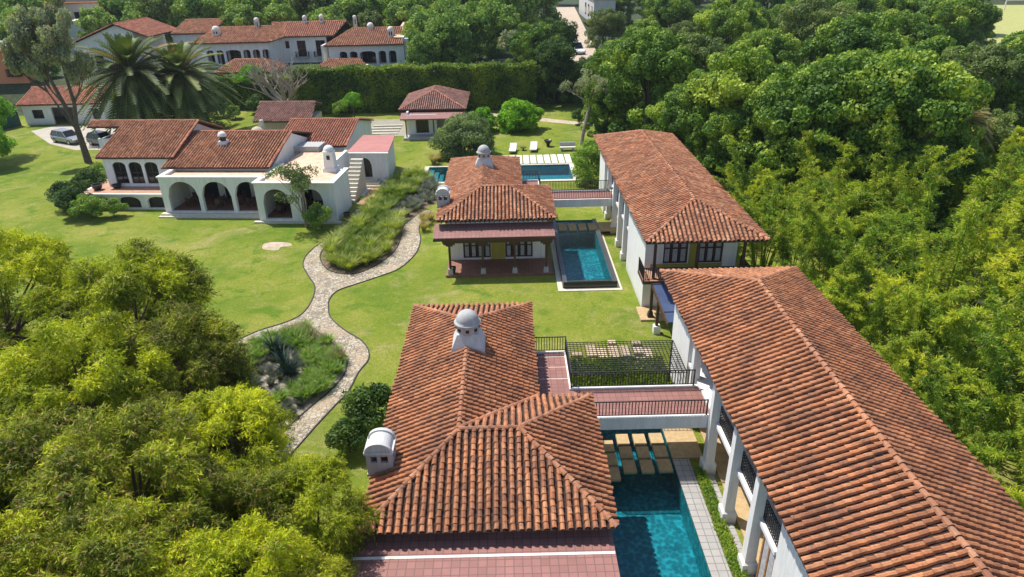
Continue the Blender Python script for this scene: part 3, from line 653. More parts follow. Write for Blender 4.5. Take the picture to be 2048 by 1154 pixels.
T = Thing('swimming_pool','small raised pool with black slate front wall beside the porch pavilion','pool',(5.7,48,0))
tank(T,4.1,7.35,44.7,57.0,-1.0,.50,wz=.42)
c = MB(); c.box(3.8,4.09,44.35,57.2,0,.52); c.box(7.36,7.72,44.35,57.2,0,.52); c.box(4.09,7.36,44.55,44.69,0,.47); T.part('rim', c, 'darkpaver')
c = MB(); c.box(3.8,7.72,44.3,44.345,0,.52); T.part('front_wall', c, 'slate')
c = MB(); c.box(3.42,8.05,43.88,44.28,0,.05); c.box(3.42,3.78,44.28,56,0,.05); c.box(7.74,8.05,44.28,56.5,0,.05); T.part('border', c, 'slab_edge')
for k in range(4):
    t_ = Thing('stepping_slab','square tan stone slab across the far end of the small raised pool','slab',(4.6+k*.85,55.4,0),group='tan slabs crossing the small raised pool')
    mm = MB(); mm.box(4.25+k*.86,4.92+k*.86,54.6,56.0,.2,.56); t_.part('slab', mm, 'tanslab')
c = MB(); c.box(7.73,9.4,54.6,56.2,.3,.56); T.part('tan_ledge', c, 'tanslab')
T = Thing('swimming_pool','wide rectangular swimming pool bordered by white slabs behind the tiled pavilion','pool',(-1,73,0))
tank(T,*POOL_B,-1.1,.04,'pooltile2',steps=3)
c = MB(); c.box(-9.5,7.5,70.1,70.6,0,.06); c.box(-9.5,7.5,76.3,76.62,0,.06); c.box(-9.5,-9.0,70.6,76.3,0,.06); c.box(7.0,7.5,70.6,76.3,0,.06); T.part('coping', c, 'palestone')
for k in range(14):
    x = -3.9+k*.82; t_ = Thing('deck_slab','long white stone deck slab on the grass behind the wide pool','slab',(x+.35,78.7,0),group='white deck slabs behind the wide pool')
    mm = MB(); mm.box(x,x+.66,76.85,80.5,0,.07); t_.part('slab', mm, 'stripe')

# stepping stones on lawn under the trellis
for (a,b,c_,d_) in [(4.48,5.14,34.83,36.19),(5.13,5.75,34.52,35.86),(5.90,6.48,36.22,36.72),(5.83,6.48,34.60,36.01),(6.54,7.19,34.74,36.03),(7.39,8.01,36.09,36.59),(7.33,7.95,34.99,35.88),(7.88,8.53,34.40,35.68),(3.56,4.25,34.93,35.43),(3.75,4.39,33.76,34.61),(4.51,5.13,34.05,34.63),(7.34,7.93,34.21,34.71)]:
    t_ = Thing('garden_slab','tan stone garden slab on the lawn under the black trellis','slab',((a+b)/2,(c_+d_)/2,0),group='stone slabs under the trellis')
    mm = MB(); mm.box(a+.05,b-.05,c_+.06,d_-.06,0,.17); t_.part('slab', mm, 'brownslab')

# ---- pool furniture
def lounger(x,y,label):
    T = Thing('sun_lounger',label,'sun lounger',(0,0,0),(x,y,0),R(-6),group='white sun loungers by the wide pool')
    m = MB(); m.box(-.42,.42,-1.0,.35,.28,.40); T.part('cushion', m, 'white'); m = MB(); m.slab([(-.42,.36,.40),(.42,.36,.40),(.42,1.1,.85),(-.42,1.1,.85)],.12); T.part('backrest', m, 'white')
    for sx in (-.36,.36):
        for sy in (-.9,.8): q = MB(); q.bar((sx,sy,0),(sx,sy,.28),.06); T.part('leg', q, 'iron')
lounger(.65,82.3,'left white sun lounger on the grass behind the wide pool'); lounger(3.2,82.8,'right white sun lounger on the grass behind the wide pool')
T = Thing('side_table','low dark side table between the two white sun loungers','table',(1.95,83.0,0)); m = MB(); m.lathe(1.95,83,[(.38,.32),(.38,.38)],16); T.part('top', m, 'wood'); m = MB(); m.lathe(1.95,83,[(.12,0),(.06,.32)],10); T.part('leg', m, 'wood')
T = Thing('fire_bowl','small black fire bowl on the grass right of the sun loungers','fire bowl',(5.1,84.6,0)); m = MB(); m.lathe(5.1,84.6,[(.2,0),(.22,.3),(.5,.7),(.5,.8),(.4,.72),(.05,.6)],16); T.part('bowl', m, 'pot')
T = Thing('stone_bench','long pale stone bench on the grass behind the leaning tree','bench',(7.3,82.3,0)); m = MB(); m.box(6.4,8.3,82,82.7,.35,.5); T.part('seat', m, 'palestone'); m = MB(); m.box(6.5,6.8,82.1,82.6,0,.349); m.box(7.9,8.2,82.1,82.6,0,.349); m.box(6.4,8.3,82.71,82.85,.3,.95); T.part('support', m, 'cement')

# ================================================================== LEFT VILLA
VO = (-32.78,62.2,0); VR = R(-4.6)
T = Thing('arcaded_villa','low white villa with arched arcades, clay roofs and peach flat roofs on the left lawn','house',(4,6,0),VO,VR)
w = MB()
wall(w,(.0,0),(9.95,0),0,3.7,[(.62,3.55,.35,3.3,True),(3.92,6.76,.35,3.3,True),(7.12,9.8,.35,3.3,True)],.38,1)
wall(w,(0,4.6),(0,.38),0,3.7,[],.35,1)
wall(w,(9.96,-1.78),(17.3,-1.78),0,3.7,[(.62,3.12,.3,3.18,True),(4.2,6.2,.3,3.18,True)],.4,1)
wall(w,(9.96,5),(9.96,-1.38),0,3.7,[],.0001+.3,1); wall(w,(17.3,-1.38),(17.3,2.6),0,3.7,[],.35,1); w.box(16.0,17.29,2.62,2.9,0,3.4); w.box(15.0,15.3,2.9,9.8,0,3.7)
w.box(.36,9.9,4.2,4.5,0,3.4); w.box(10.3,16.9,3.6,3.9,0,3.4)
T.part('arcade_wall', w, 'white')
f = MB(); f.box(.36,9.9,.39,4.19,0,.33); f.box(10.27,16.9,-1.37,3.59,0,.28); T.part('arcade_floor', f, 'brownfloor')
s = MB(); s.box(-.25,9.9,-.5,-.001,0,.28); s.box(-.35,9.9,-.85,-.501,0,.13); s.box(9.5,17.7,-2.15,-1.781,0,.16); T.part('arcade_step', s, 'slab_edge')
fr = MB(); fr.box(.0,9.9,.4,5.2,3.38,3.52); fr.box(10.3,16.94,-1.37,2.61,3.38,3.53); fr.box(10.3,15.29,2.61,9.6,3.38,3.53); T.part('flat_roof', fr, 'peach')
pr = MB(); pr.box(-.1,10.0,-.12,.42,3.702,3.80); pr.box(-.1,.36,.42,3.2,3.702,3.80); pr.box(9.86,17.42,-1.92,-1.36,3.703,3.82); pr.box(9.86,10.3,-1.36,-.13,3.702,3.82); pr.box(16.93,17.42,-1.36,2.9,3.702,3.82); T.part('parapet', pr, 'white')
for b_ in ((.9,3.4,4.15,4.199,.33,2.8),(4.1,6.7,4.15,4.199,.33,2.8),(7.4,9.4,4.15,4.199,.33,2.8),(11.0,13.2,3.55,3.599,.28,2.7),(14.2,16.2,3.55,3.599,.28,2.7)): dk = MB(); dk.box(*b_); T.part('glass_door', dk, 'glass')
FURN = []
for (x,y) in ((2.1,2.2),(4.6,2.0),(5.9,2.6),(8.3,2.2),(11.5,.6),(14.9,1.0)): FURN.append((x,y))
# lower terrace on the left
w = MB(); wall(w,(-9.6,1.5),(-.02,1.5),0,1.55,[(1.4,3.2,.15,1.25,.4),(4.1,6.3,.15,1.3,.45),(7.0,9.2,.15,1.3,.45)],.3,1); w.box(-9.6,-9.3,1.8,8.8,0,1.55); w.box(-9.3,-.02,3.9,4.0,0,1.54); w.box(-9.55,-.02,1.35,1.499,1.45,1.62)
T.part('terrace_wall', w, 'white'); f = MB(); f.box(-9.3,-.02,1.8,8.8,1.42,1.56); T.part('terrace_floor', f, 'terrafloor')
gl = MB(); gl.box(-8.3,-.2,1.95,1.96,.1,1.35); T.part('vent_grille', gl, 'pot')
# upper-left block
w = MB(); P0,P1 = (-7.75,4.0),(-.8,4.0)
wall(w,P0,P1,1.56,4.45,[(.85,2.2,1.85,4.05,.35),(2.5,3.85,1.85,4.05,.35),(4.15,5.5,1.85,4.05,.35)],.3,1)
w.box(-7.75,-7.45,4.3,14.5,0,4.7); w.box(-1.1,-.8,4.3,14.5,0,4.7); w.box(-11.6,-7.76,9.6,9.9,0,5.0); w.box(-11.6,-11.3,9.9,14.5,0,4.9); w.box(-11.6,-.8,14.5,14.8,0,4.7)
w.add([(-.8,4.3,4.7),(-.8,14.5,4.7),(-.8,10.2,6.55),(-1.1,4.3,4.7),(-1.1,14.5,4.7),(-1.1,10.2,6.55)],[(0,1,2),(5,4,3),(0,2,5,3),(2,1,4,5)])
T.part('block_wall', w, 'white')
for a in (.85,2.5,4.15): window(T,P0,P1,a,a+1.35,1.85,4.02,1,.14,2,.06)
roof(T,[((-8.3,3.8,4.5),(-.3,3.8,4.5),(-.35,10.2,6.72),(-8.4,10.2,6.72)),((-12.1,9.1,6.34),(-8.4,9.1,6.34),(-8.4,10.2,6.72),(-12.1,10.2,6.72)),((-.35,10.2,6.72),(-.35,15,4.9),(-12.1,15,4.9),(-12.1,10.2,6.72))],
     [((-12.1,10.2,6.72),(-.35,10.2,6.72)),((-.33,3.8,4.5),(-.35,10.2,6.72))],'tile_old',21,3,rm='tile_red',label='highest clay roof at the left end of the villa')
# middle block
w = MB(); w.box(-.79,9.6,2.9,3.15,3.4,3.9); w.box(-.79,9.6,15.6,15.9,0,4.1)
w.add([(9.35,3.15,3.4),(9.35,15.6,3.4),(9.35,9.4,5.62),(9.6,3.15,3.4),(9.6,15.6,3.4),(9.6,9.4,5.62),(9.35,3.15,3.0),(9.6,3.15,3.0),(9.35,15.6,3.0),(9.6,15.6,3.0)],[(0,2,1),(3,4,5),(0,3,5,2),(2,5,4,1),(6,7,3,0),(9,8,1,4),(6,0,1,8),(7,9,4,3)])
T.part('block_wall', w, 'white')
roof(T,[((-.95,2.45,3.9),(9.75,2.45,3.9),(9.8,9.4,5.75),(-.95,9.4,5.75)),((9.8,9.4,5.75),(9.8,16,4.0),(-.95,16,4.0),(-.95,9.4,5.75))],[((-.3,9.4,5.75),(9.8,9.4,5.75)),((9.75,2.45,3.9),(9.8,9.4,5.75))],'tile_old',22,3,rm='tile_red',label='middle clay roof above the arcade')
# rear block
w = MB(); w.box(6.5,14.0,12.6,12.85,0,3.5); w.box(13.75,14.0,12.85,24,0,3.6); w.box(6.5,14.0,24,24.25,0,3.6)
w.add([(13.75,12.85,3.6),(13.75,24,3.6),(13.75,18.7,4.85),(14.0,12.85,3.6),(14.0,24,3.6),(14.0,18.7,4.85)],[(0,2,1),(3,4,5),(0,3,5,2),(2,5,4,1)]); T.part('block_wall', w, 'white')
roof(T,[((6.3,12.2,3.45),(14.4,12.2,3.45),(14.2,18.7,4.95),(6.2,18.7,4.95)),((14.2,18.7,4.95),(14.4,24.5,3.6),(6.2,24.5,3.6),(6.2,18.7,4.95))],[((6.2,18.7,4.95),(14.2,18.7,4.95)),((14.4,12.2,3.45),(14.2,18.7,4.95))],'tile_red',23,3,rm='tile_red',label='brighter clay roof at the rear right')
wn_ = MB(); wn_.box(9.6,12.2,9.62,9.7,3.55,4.1); wn_.box(9.6,12.2,9.7,12.1,3.5,4.0); T.part('clerestory', wn_, 'cement')
# right block, flat red roof
w = MB(); P0,P1 = (15.3,9.85),(19.4,9.85)
wall(w,P0,P1,0,3.3,[(.75,2.35,.75,2.85,True)],.25,1); w.box(15.3,15.55,10.1,16.4,0,3.3); wall(w,(19.4,10.1),(18.6,16.4),0,3.3,[],.25,1); w.box(15.3,18.55,16.4,16.65,0,3.3); w.box(17.35,19.35,5.9,9.84,0,.0+.02)
w.box(15.1,19.6,9.6,9.85,3.301,3.42); T.part('block_wall', w, 'white'); window(T,P0,P1,.75,2.35,.75,2.8,1,.12,2,.07)
s = MB(); s.slab([(15.1,9.86,3.42),(19.55,9.86,3.42),(18.8,16.7,3.6),(15.1,16.7,3.6)],.11); T.part('flat_roof', s, 'redmetal', label='flat red painted roof at the right end')
s = MB()
for k in range(3): s.box(15.6-.3*(2-k),18.3+.25*(2-k),9.0-.32*(2-k)+.0,9.845,.0+.235*k+.001,.235*(k+1))
T.part('door_steps', s, 'slab_edge')
s = MB()
for k in range(11): s.box(16.1,17.35,3.6+.42*k,4.02+.42*k,0,.3*(k+1)*.98)
T.part('outside_stair', s, 'slab_edge', label='steep outside stair beside the right arcade')
f = MB(); f.box(17.7,21.5,3.0,9.0,0,.05); T.part('paved_terrace', f, 'terrafloor')
# villa chimneys
c = MB(); c.frust(15.7,2.9,2.9,3.9,.75,.75,.62,.55); c.frust(15.7,2.9,3.901,5.35,.5,.5,.42,.42); co = T.part('chimney', c, 'white', label='tall round-topped white chimney'); d = MB(); d.lathe(15.7,2.9,[(.58,5.35),(.6,5.45),(.5,5.5)]+[(.5*math.cos(k*.196),5.5+.5*math.sin(k*.196)) for k in range(1,8)]+[(.02,6.0)],20); T.part('dome', d, 'white', co, smooth=True); h = MB(); h.box(15.55,15.85,2.43,2.46,4.7,5.1); T.part('smoke_opening', h, 'iron', co)
c = MB(); c.frust(3.55,6.9,4.4,5.45,.48,.45,.40,.38); co = T.part('chimney', c, 'white', label='short chimney on the middle roof'); d = MB(); d.lathe(3.55,6.9,[(.3,5.45),(.3,5.9)],14); T.part('flue', d, 'iron', co); d = MB(); d.lathe(3.55,6.9,[(.44,5.9),(.46,5.97)]+[(.42*math.cos(k*.22),5.98+.4*math.sin(k*.22)) for k in range(1,7)]+[(.02,6.38)],16); T.part('dome', d, 'white', co, smooth=True)
def vpt(u,v): c,s_ = math.cos(VR),math.sin(VR); return VO[0]+u*c-v*s_, VO[1]+u*s_+v*c
for j,(u,v) in enumerate(FURN):
    x,y = vpt(u,v); zf = .33 if u < 10 else .28
    T = Thing('patio_table',('round wooden table inside the %s arch of the villa arcade' % ['first','second','second','third','fourth','fifth'][j]) if j != 2 else 'second round wooden table, behind the pillar right of the second villa arch','table',(0,0,0),(x,y,zf)); m = MB(); m.lathe(0,0,[(.55,.70),(.55,.75)],14); T.part('top', m, 'wood'); m = MB(); m.lathe(0,0,[(.25,0),(.06,.08),(.06,.70)],10); T.part('leg', m, 'wood')
    for a in range(3):
        an = a*2.1+.6*j; T = Thing('patio_chair','dark wooden chair around the tables inside the villa arcade','chair',(0,0,0),(x+.85*math.cos(an),y+.85*math.sin(an),zf),an+math.pi/2,group='chairs inside the villa arcade')
        m = MB(); m.box(-.24,.24,-.24,.24,.42,.47); T.part('seat', m, 'wood'); m = MB(); m.box(-.24,.24,-.28,-.241,.47,.95); T.part('backrest', m, 'wood')
        for lx in (-.2,.2):
            for ly in (-.2,.2): m = MB(); m.bar((lx,ly,0),(lx,ly,.42),.045); T.part('leg', m, 'wood')
def pot(x,y,z,label,r=.5,h=.55):
    T = Thing('plant_pot',label,'pot',(0,0,0),(x,y,z)); m = MB(); m.lathe(0,0,[(r*.5,0),(r*.8,h*.3),(r,h*.9),(r*1.05,h),(r*.85,h),(r*.8,h*.7),(.02,h*.68)],18); T.part('bowl', m, 'pot')
x,y = vpt(-8.3,2.9); pot(x,y,1.56,'large dark bowl on the terracotta terrace of the left villa'); x,y = vpt(-6.6,3.4); pot(x,y,1.56,'dark bowl against the white wall below the arched windows',.45,.4)
pot(-4.35,47.05,.2,'black pot on the porch floor beside the left porch post',.26,.5)
x,y = vpt(17.9,-.8); pot(x,y,.02,'dark pot at the right corner of the arcaded villa',.35,.6)

# small shed roofs behind villa
T = Thing('garden_shed','low shed with a weathered clay roof behind the left villa','shed',(-30,95,0)); w = MB(); w.box(-33.3,-26.3,92.6,98.5,0,2.2); T.part('wall', w, 'beige')
roof(T,[((-33.9,91.9,2.3),(-25.9,91.2,2.3),(-26.6,97.3,3.7),(-34.6,98,3.7)),((-26.6,97.3,3.7),(-26.4,100,2.9),(-34.4,100.7,2.9),(-34.6,98,3.7))],[((-34.6,98,3.7),(-26.6,97.3,3.7))],'tile_grey',31,3,rm='tile_grey')
T = Thing('outdoor_oven','pale domed outdoor oven between the villa and the shed','oven',(-32.3,88.5,0)); m = MB(); m.box(-33.6,-31.2,87.6,89.6,0,1.3); T.part('base', m, 'beige'); m = MB(); m.lathe(-32.3,88.6,[(1.0,1.3),(.95,1.7),(.6,2.2),(.1,2.4)],18); d_ = T.part('oven_dome', m, 'beige', smooth=True); m = MB(); m.frust(-31.8,89.2,2.0,3.1,.3,.3,.22,.22); T.part('flue', m, 'palestone', d_)
# small garden pavilion
T = Thing('garden_pavilion','small square white pavilion with hipped clay roof in front of the hedge','pavilion',(-10.5,95,0))
A=(-14.35,92.4,3.3);B=(-5.45,92.2,3.3);C=(-5.45,103.6,3.3);D=(-14.35,103.6,3.3);G=(-9.9,97.2,5.0);K=(-9.9,100.2,5.0)
roof(T,[(A,B,G),(D,A,G,K),(C,D,K),(B,C,K,G)],[(A,G),(B,G),(G,K),(K,C),(K,D)],'tile_grey',33,3,rm='tile_red')
s = MB(); s.slab([(-13.9,89.5,2.72),(-6.3,89.4,2.72),(-5.6,92.9,3.05),(-14.1,92.9,3.05)],.16); T.part('porch_roof', s, 'pinkflat')
w = MB(); wall(w,(-13.3,91.2),(-9.6,91.2),0,2.9,[(1.2,2.9,.5,2.3,0)],.2,1); w.box(-9.6,-9.3,91.2,91.5,0,2.9); w.box(-13.3,-13.05,91.4,102,0,3.2); w.box(-6.4,-6.2,93.6,102,0,3.2); w.box(-9.5,-6.4,93.6,93.8,0,3.0); w.box(-13.3,-6.2,102,102.2,0,3.2); T.part('wall', w, 'white')
window(T,(-13.3,91.2),(-9.6,91.2),1.2,2.9,.5,2.3,1,.08,3,.08); f = MB(); f.box(-13.6,-6.2,89.2,91.19,0,.3); T.part('porch_floor', f, 'cement')
for x in (-13.2,-9.6,-6.5): q = MB(); q.bar((x,89.7,.3),(x,89.7,2.55),.14); T.part('porch_post', q, 'wood')

# ================================================================== HOUSES BEHIND THE HEDGE
gz = 3.8
T = Thing('hillside_mansion','long white two-winged mansion with clay roofs above the clipped hedge','house',(-36,138,gz))
def arches(p0,p1,z0,z1,n,a0,wd,gap,zb,zt,wide=None):
    ops = []; a = a0
    for k in range(n):
        ww = wd*2.1 if wide == k else wd; ops.append((a,a+ww,zb,zt,.35)); a += ww+gap
    w = MB(); wall(w,p0,p1,z0,z1,ops,.3,1); return w, ops
w,ops = arches((-31.9,130),(-18.3,130),gz-1,7.3,5,1.9,1.35,.5,gz+.35,6.35,2); w.box(-31.9,-31.6,130.3,144,gz-1,7.3); w.box(-18.6,-18.3,130.3,144,gz-1,8.6); w.box(-18.29,-17.4,130.6,136,gz-1,8.3); T.part('wing_wall', w, 'white')
for a,b_,zb,zt,_ in ops: window(T,(-31.9,132),(-18.3,132),a,b_,zb,zt,1,.1,3,.08)
w = MB(); w.box(-31.5,-18.7,132.3,132.5,gz-1,7.2); T.part('inner_wall', w, 'beige')
roof(T,[((-32.4,129.4,7.4),(-18.2,129.4,7.45),(-18.6,137.3,9.55),(-28.6,137.3,9.55)),((-32.4,145,7.4),(-32.4,129.4,7.4),(-28.6,137.3,9.55)),((-18.6,137.3,9.55),(-18.2,145,7.45),(-32.4,145,7.4),(-28.6,137.3,9.55))],[((-32.4,129.4,7.4),(-28.6,137.3,9.55)),((-28.6,137.3,9.55),(-18.6,137.3,9.55))],'tile_old',41,3,sp=.4,ex=.45,r=.14,cap=.2)
s = MB(); s.slab([(-20.2,131.6,8.5),(-17.2,131.6,8.4),(-16.6,146,9.8),(-20.2,146,9.9)],.2); T.part('flat_roof', s, 'peach')
w = MB(); P0,P1 = (-42.3,136.2),(-33.6,136.2); wall(w,P0,P1,gz-1,8.4,[(.9,1.65,6.4,7.75,0),(3.1,4.7,4.9,7.75,0),(6.6,8.4,4.9,7.75,0)],.3,1); w.box(-33.6,-33.3,131.5,136.2,gz-1,7.3); T.part('centre_wall', w, 'white')
window(T,P0,P1,.9,1.65,6.4,7.75,1,.1,1,.08); 
for a in (3.1,6.6):
    wd_ = window(T,P0,P1,a,a+1.7,4.9,7.75,1,.1,2,.09); bb = MB(); bb.box(-42.3+a-.4,-42.3+a+2.1,135.4,136.19,4.65,4.85); bo = T.part('balcony', bb, 'cement'); railing(T,[(-42.3+a-.35,136.1),(-42.3+a-.35,135.45),(-42.3+a+2.05,135.45),(-42.3+a+2.05,136.1)],4.85,.95,.2,parent=bo,bars=.04)
roof(T,[((-43.2,135.6,8.5),(-32.0,135.6,8.5),(-30.5,141.5,10.6),(-43.2,141.5,10.4)),((-30.5,141.5,10.6),(-31,148,8.6),(-43.2,148,8.5),(-43.2,141.5,10.4))],[((-43.2,141.5,10.4),(-30.5,141.5,10.6))],'tile_red',42,3,sp=.4,ex=.45,r=.14,cap=.2)
w,ops = arches((-56.8,132.2),(-43.3,132.2),gz-1,7.95,6,2.0,1.3,.45,gz+.3,6.8,2); w.box(-56.8,-56.5,132.5,145,gz-1,7.9); T.part('wing_wall', w, 'white')
w = MB(); w.add([(-43.3,132.2,gz-1),(-42.3,136.2,gz-1),(-42.3,136.2,8.4),(-43.3,132.2,8.0),(-43.6,132.3,gz-1),(-42.6,136.4,gz-1),(-42.6,136.4,8.4),(-43.6,132.3,8.0)],[(0,1,2,3),(4,7,6,5),(3,2,6,7)]); w.box(-56.3,-43.8,134.3,134.5,gz-1,7.9); T.part('inner_wall', w, 'white')
for a,b_,zb,zt,_ in ops: window(T,(-56.8,134),(-43.3,134),a,b_,zb,zt,1,.1,3,.08)
roof(T,[((-57.3,131.6,8.05),(-42.8,131.6,8.1),(-44.5,139.2,10.1),(-54.5,139.2,10.0)),((-57.3,146,8.05),(-57.3,131.6,8.05),(-54.5,139.2,10.0)),((-42.8,131.6,8.1),(-41.4,135.7,8.45),(-42.0,141.5,10.4),(-44.5,139.2,10.1)),((-44.5,139.2,10.1),(-42.8,146,8.1),(-57.3,146,8.05),(-54.5,139.2,10.0))],[((-57.3,131.6,8.05),(-54.5,139.2,10.0)),((-54.5,139.2,10.0),(-44.5,139.2,10.1)),((-42.8,131.6,8.1),(-44.5,139.2,10.1))],'tile_old',43,3,sp=.4,ex=.45,r=.14,cap=.2)
for (x,y,z,sx,h,lb) in ((a_,b_,c_,d_*.78,e_*.85,f_) for a_,b_,c_,d_,e_,f_ in ((-53.6,135.5,8.9,.75,1.4,'white arched bell chimney on the left wing'),(-47.0,139.0,9.7,.5,1.9,'slim white chimney'),(-38.4,141,10.3,.45,1.3,'small white chimney'),(-35.2,141,10.3,.45,1.4,'small white chimney'),(-20.9,133.2,8.2,.62,1.7,'round white chimney on the right wing'),(-25.2,137,9.2,.65,1.0,'low white dome'),(-29.2,143,9.4,.4,2.0,'white lantern chimney'))):
    c = MB(); c.frust(x,y,z-.6,z+.35,sx*1.1,sx*1.1,sx,sx); co = T.part('chimney', c, 'whitewarm', label=lb); k = MB(); wall(k,(x-sx,y-sx),(x+sx,y-sx),z+.351,z+h,[(sx*.3,sx*.85,z+.45,z+h-.3,0),(sx*1.15,sx*1.7,z+.45,z+h-.3,0)],.1,1); k.box(x-sx,x+sx,y-sx+.45,y+sx,z+.351,z+h); T.part('smoke_hood', k, 'whitewarm', co); k = MB(); k.box(x-sx+.12,x+sx-.12,y-sx+.40,y-sx+.44,z+.4,z+h-.1); T.part('smoke_opening', k, 'iron', co)
    d = MB(); d.lathe(x,y,[(sx*1.3,z+h),(sx*1.25,z+h+.1)]+[(sx*1.1*math.cos(q*.22),z+h+.12+sx*.9*math.sin(q*.22)) for q in range(1,7)]+[(.02,z+h+.12+sx*.9)],14); T.part('dome', d, 'whitewarm', co, smooth=True)
T = Thing('garden_lodge','low building with hipped clay roof below the left wing of the mansion','house',(-44,123,0)); w = MB(); w.box(-48.4,-39.9,121,127,0,4.5); T.part('wall', w, 'whitewarm')
roof(T,[((-49.2,120.4,4.5),(-39.1,120.1,4.5),(-41.6,124,6.1),(-46.9,124.2,6.1)),((-49.2,128,4.5),(-49.2,120.4,4.5),(-46.9,124.2,6.1)),((-39.1,120.1,4.5),(-39.1,128,4.5),(-41.6,124,6.1)),((-41.6,124,6.1),(-39.1,128,4.5),(-49.2,128,4.5),(-46.9,124.2,6.1))],[((-49.2,120.4,4.5),(-46.9,124.2,6.1)),((-46.9,124.2,6.1),(-41.6,124,6.1)),((-39.1,120.1,4.5),(-41.6,124,6.1))],'tile_old',44,3,sp=.36,ex=.42,r=.13,cap=.18)
T = Thing('garden_lodge','low clay roof just above the middle of the hedge','house',(-28,126,0)); w = MB(); w.box(-33.5,-24.5,124.5,128,3,4.4); T.part('wall', w, 'whitewarm')
roof(T,[((-34,123.8,4.1),(-23.5,123.6,4.1),(-26,128.6,5.2),(-32,128.6,5.2))],[((-32,128.6,5.2),(-26,128.6,5.2))],'tile_old',45,3,sp=.36,ex=.42,r=.13,cap=.18)
# gabled white house, left background
T = Thing('gabled_house','white gabled house with clay roof behind the palms','house',(-71,134,0))
w = MB(); w.add([(-77.5,130,0),(-66.3,130,0),(-66.3,130,10.6),(-69.2,130,11.6),(-77.5,130,8.6),(-77.5,142,0),(-66.3,142,0),(-66.3,142,10.6),(-69.2,142,11.6),(-77.5,142,8.6)],[(0,1,2,3,4),(9,8,7,6,5),(1,6,7,2),(4,3,8,9),(2,7,8,3),(5,0,4,9)]); T.part('wall', w, 'white')
roof(T,[((-78.2,129.5,8.5),(-78.2,142.5,8.5),(-69.2,142.5,11.85),(-69.2,129.5,11.85)),((-69.2,129.5,11.85),(-69.2,142.5,11.85),(-63.5,142.5,9.6),(-63.5,129.5,9.6))],[((-69.2,129.5,11.85),(-69.2,142.5,11.85))],'tile_red',46,3,sp=.4,ex=.45,r=.14,cap=.2)
window(T,(-77.5,129.98),(-66.3,129.98),3.4,4.9,4.2,6.6,-1,.02,2,.1)
roof(T,[((-63.4,138,9.2),(-55.5,138,9.2),(-55.5,146,11),(-63.4,146,11))],[((-63.4,146,11),(-55.5,146,11))],'tile_old',47,3,sp=.4,ex=.45,r=.14,cap=.2)
w = MB(); w.box(-63.3,-55.6,138.5,146,2,9.1); T.part('side_wall', w, 'white')
T = Thing('hill_house','beige flat-roofed house among trees at the top left','house',(-96,165,3.8)); w = MB(); w.box(-103,-90,165,176,3,13.5); w.box(-101,-91.5,168,175,13.5,17.2); T.part('wall', w, 'beige')
w = MB(); w.box(-103.3,-89.7,164.7,176.3,13.501,13.8); w.box(-101.3,-91.2,167.7,175.3,17.201,17.5); T.part('cornice', w, 'tile_old'); g_ = MB()
for x in (-99,-96,-93):
    g_ = MB(); g_.box(x,x+1.1,164.95,164.99,9.5,11.8); T.part('window', g_, 'glass'); g_ = MB(); g_.box(x,x+1.1,167.95,167.99,14.4,16.3); T.part('window', g_, 'glass')
w = MB(); w.box(-95,-87,158,163,3,10.5); T.part('annex_wall', w, 'white')
# orange house
T = Thing('orange_house','orange stucco house with iron balcony at the left edge','house',(-86,122,0),(1.6,0,.7)); w = MB()
w.box(-97,-82.2,120,123.6,0,8.4); T.part('wall', w, 'orangewall')
s = MB(); s.slab([(-98,119.2,8.9),(-81.6,119.2,8.2),(-81.6,121.8,9.0),(-98,121.8,10.2)],.2); s.slab([(-98,121.8,10.2),(-81.6,121.8,9.0),(-81.6,124.4,8.3),(-98,124.4,8.9)],.2); T.part('roof', s, 'tile_red'); s = MB(); s.bar((-98,121.8,10.3),(-81.5,121.8,9.1),.5,.25); T.part('roof_coping', s, 'white')
g_ = MB(); g_.box(-84.6,-83.3,119.9,119.99,4.6,7.4); wo = T.part('window', g_, 'glass'); b = MB(); b.box(-85.0,-82.9,119.1,119.98,4.1,4.3); bo = T.part('balcony', b, 'iron'); railing(T,[(-85.0,119.9),(-85.0,119.15),(-82.9,119.15),(-82.9,119.9)],4.3,1.0,.2,parent=bo,bars=.06)
# left low white house with car court
T = Thing('carport_house','low white house with clay roof and dark garage behind the parked cars','house',(-66,106,0)); w = MB()
wall(w,(-72.2,104),(-60.2,104),0,2.9,[(1.3,2.9,.9,2.2,0),(4.2,7.6,.0,2.5,0),(10.2,11.2,.7,2.2,0)],.3,1); w.box(-72.2,-71.9,104.3,110,0,2.9); w.box(-60.5,-60.2,104.3,110,0,2.9); w.box(-71.9,-60.5,109.8,110,0,2.9); T.part('wall', w, 'white')
roof(T,[((-72.6,103.4,3.0),(-59.8,103.4,3.0),(-59.8,108.2,4.7),(-72.6,108.2,4.7)),((-59.8,108.2,4.7),(-59.8,111,3.8),(-72.6,111,3.8),(-72.6,108.2,4.7))],[((-72.6,108.2,4.7),(-59.8,108.2,4.7))],'tile_red',48,3,sp=.36,ex=.42,r=.13,cap=.18)
window(T,(-72.2,104),(-60.2,104),1.3,2.9,.9,2.2,1,.1,2,.08); window(T,(-72.2,104),(-60.2,104),10.2,11.2,.7,2.2,1,.1,1,.08)
T = Thing('green_gate','tall dark green fence panel at the edge of the driveway','fence',(-74.5,102,0)); m = MB(); m.bar((-73,103.6,1.5),(-75.2,96.5,1.5),.08,3.0); T.part('panel', m, 'darkgreen_panel'); q = MB(); q.bar((-73,103.7,0),(-73,103.7,3.15),.16); q.bar((-75.2,96.4,0),(-75.2,96.4,3.15),.16); T.part('post', q, 'iron')
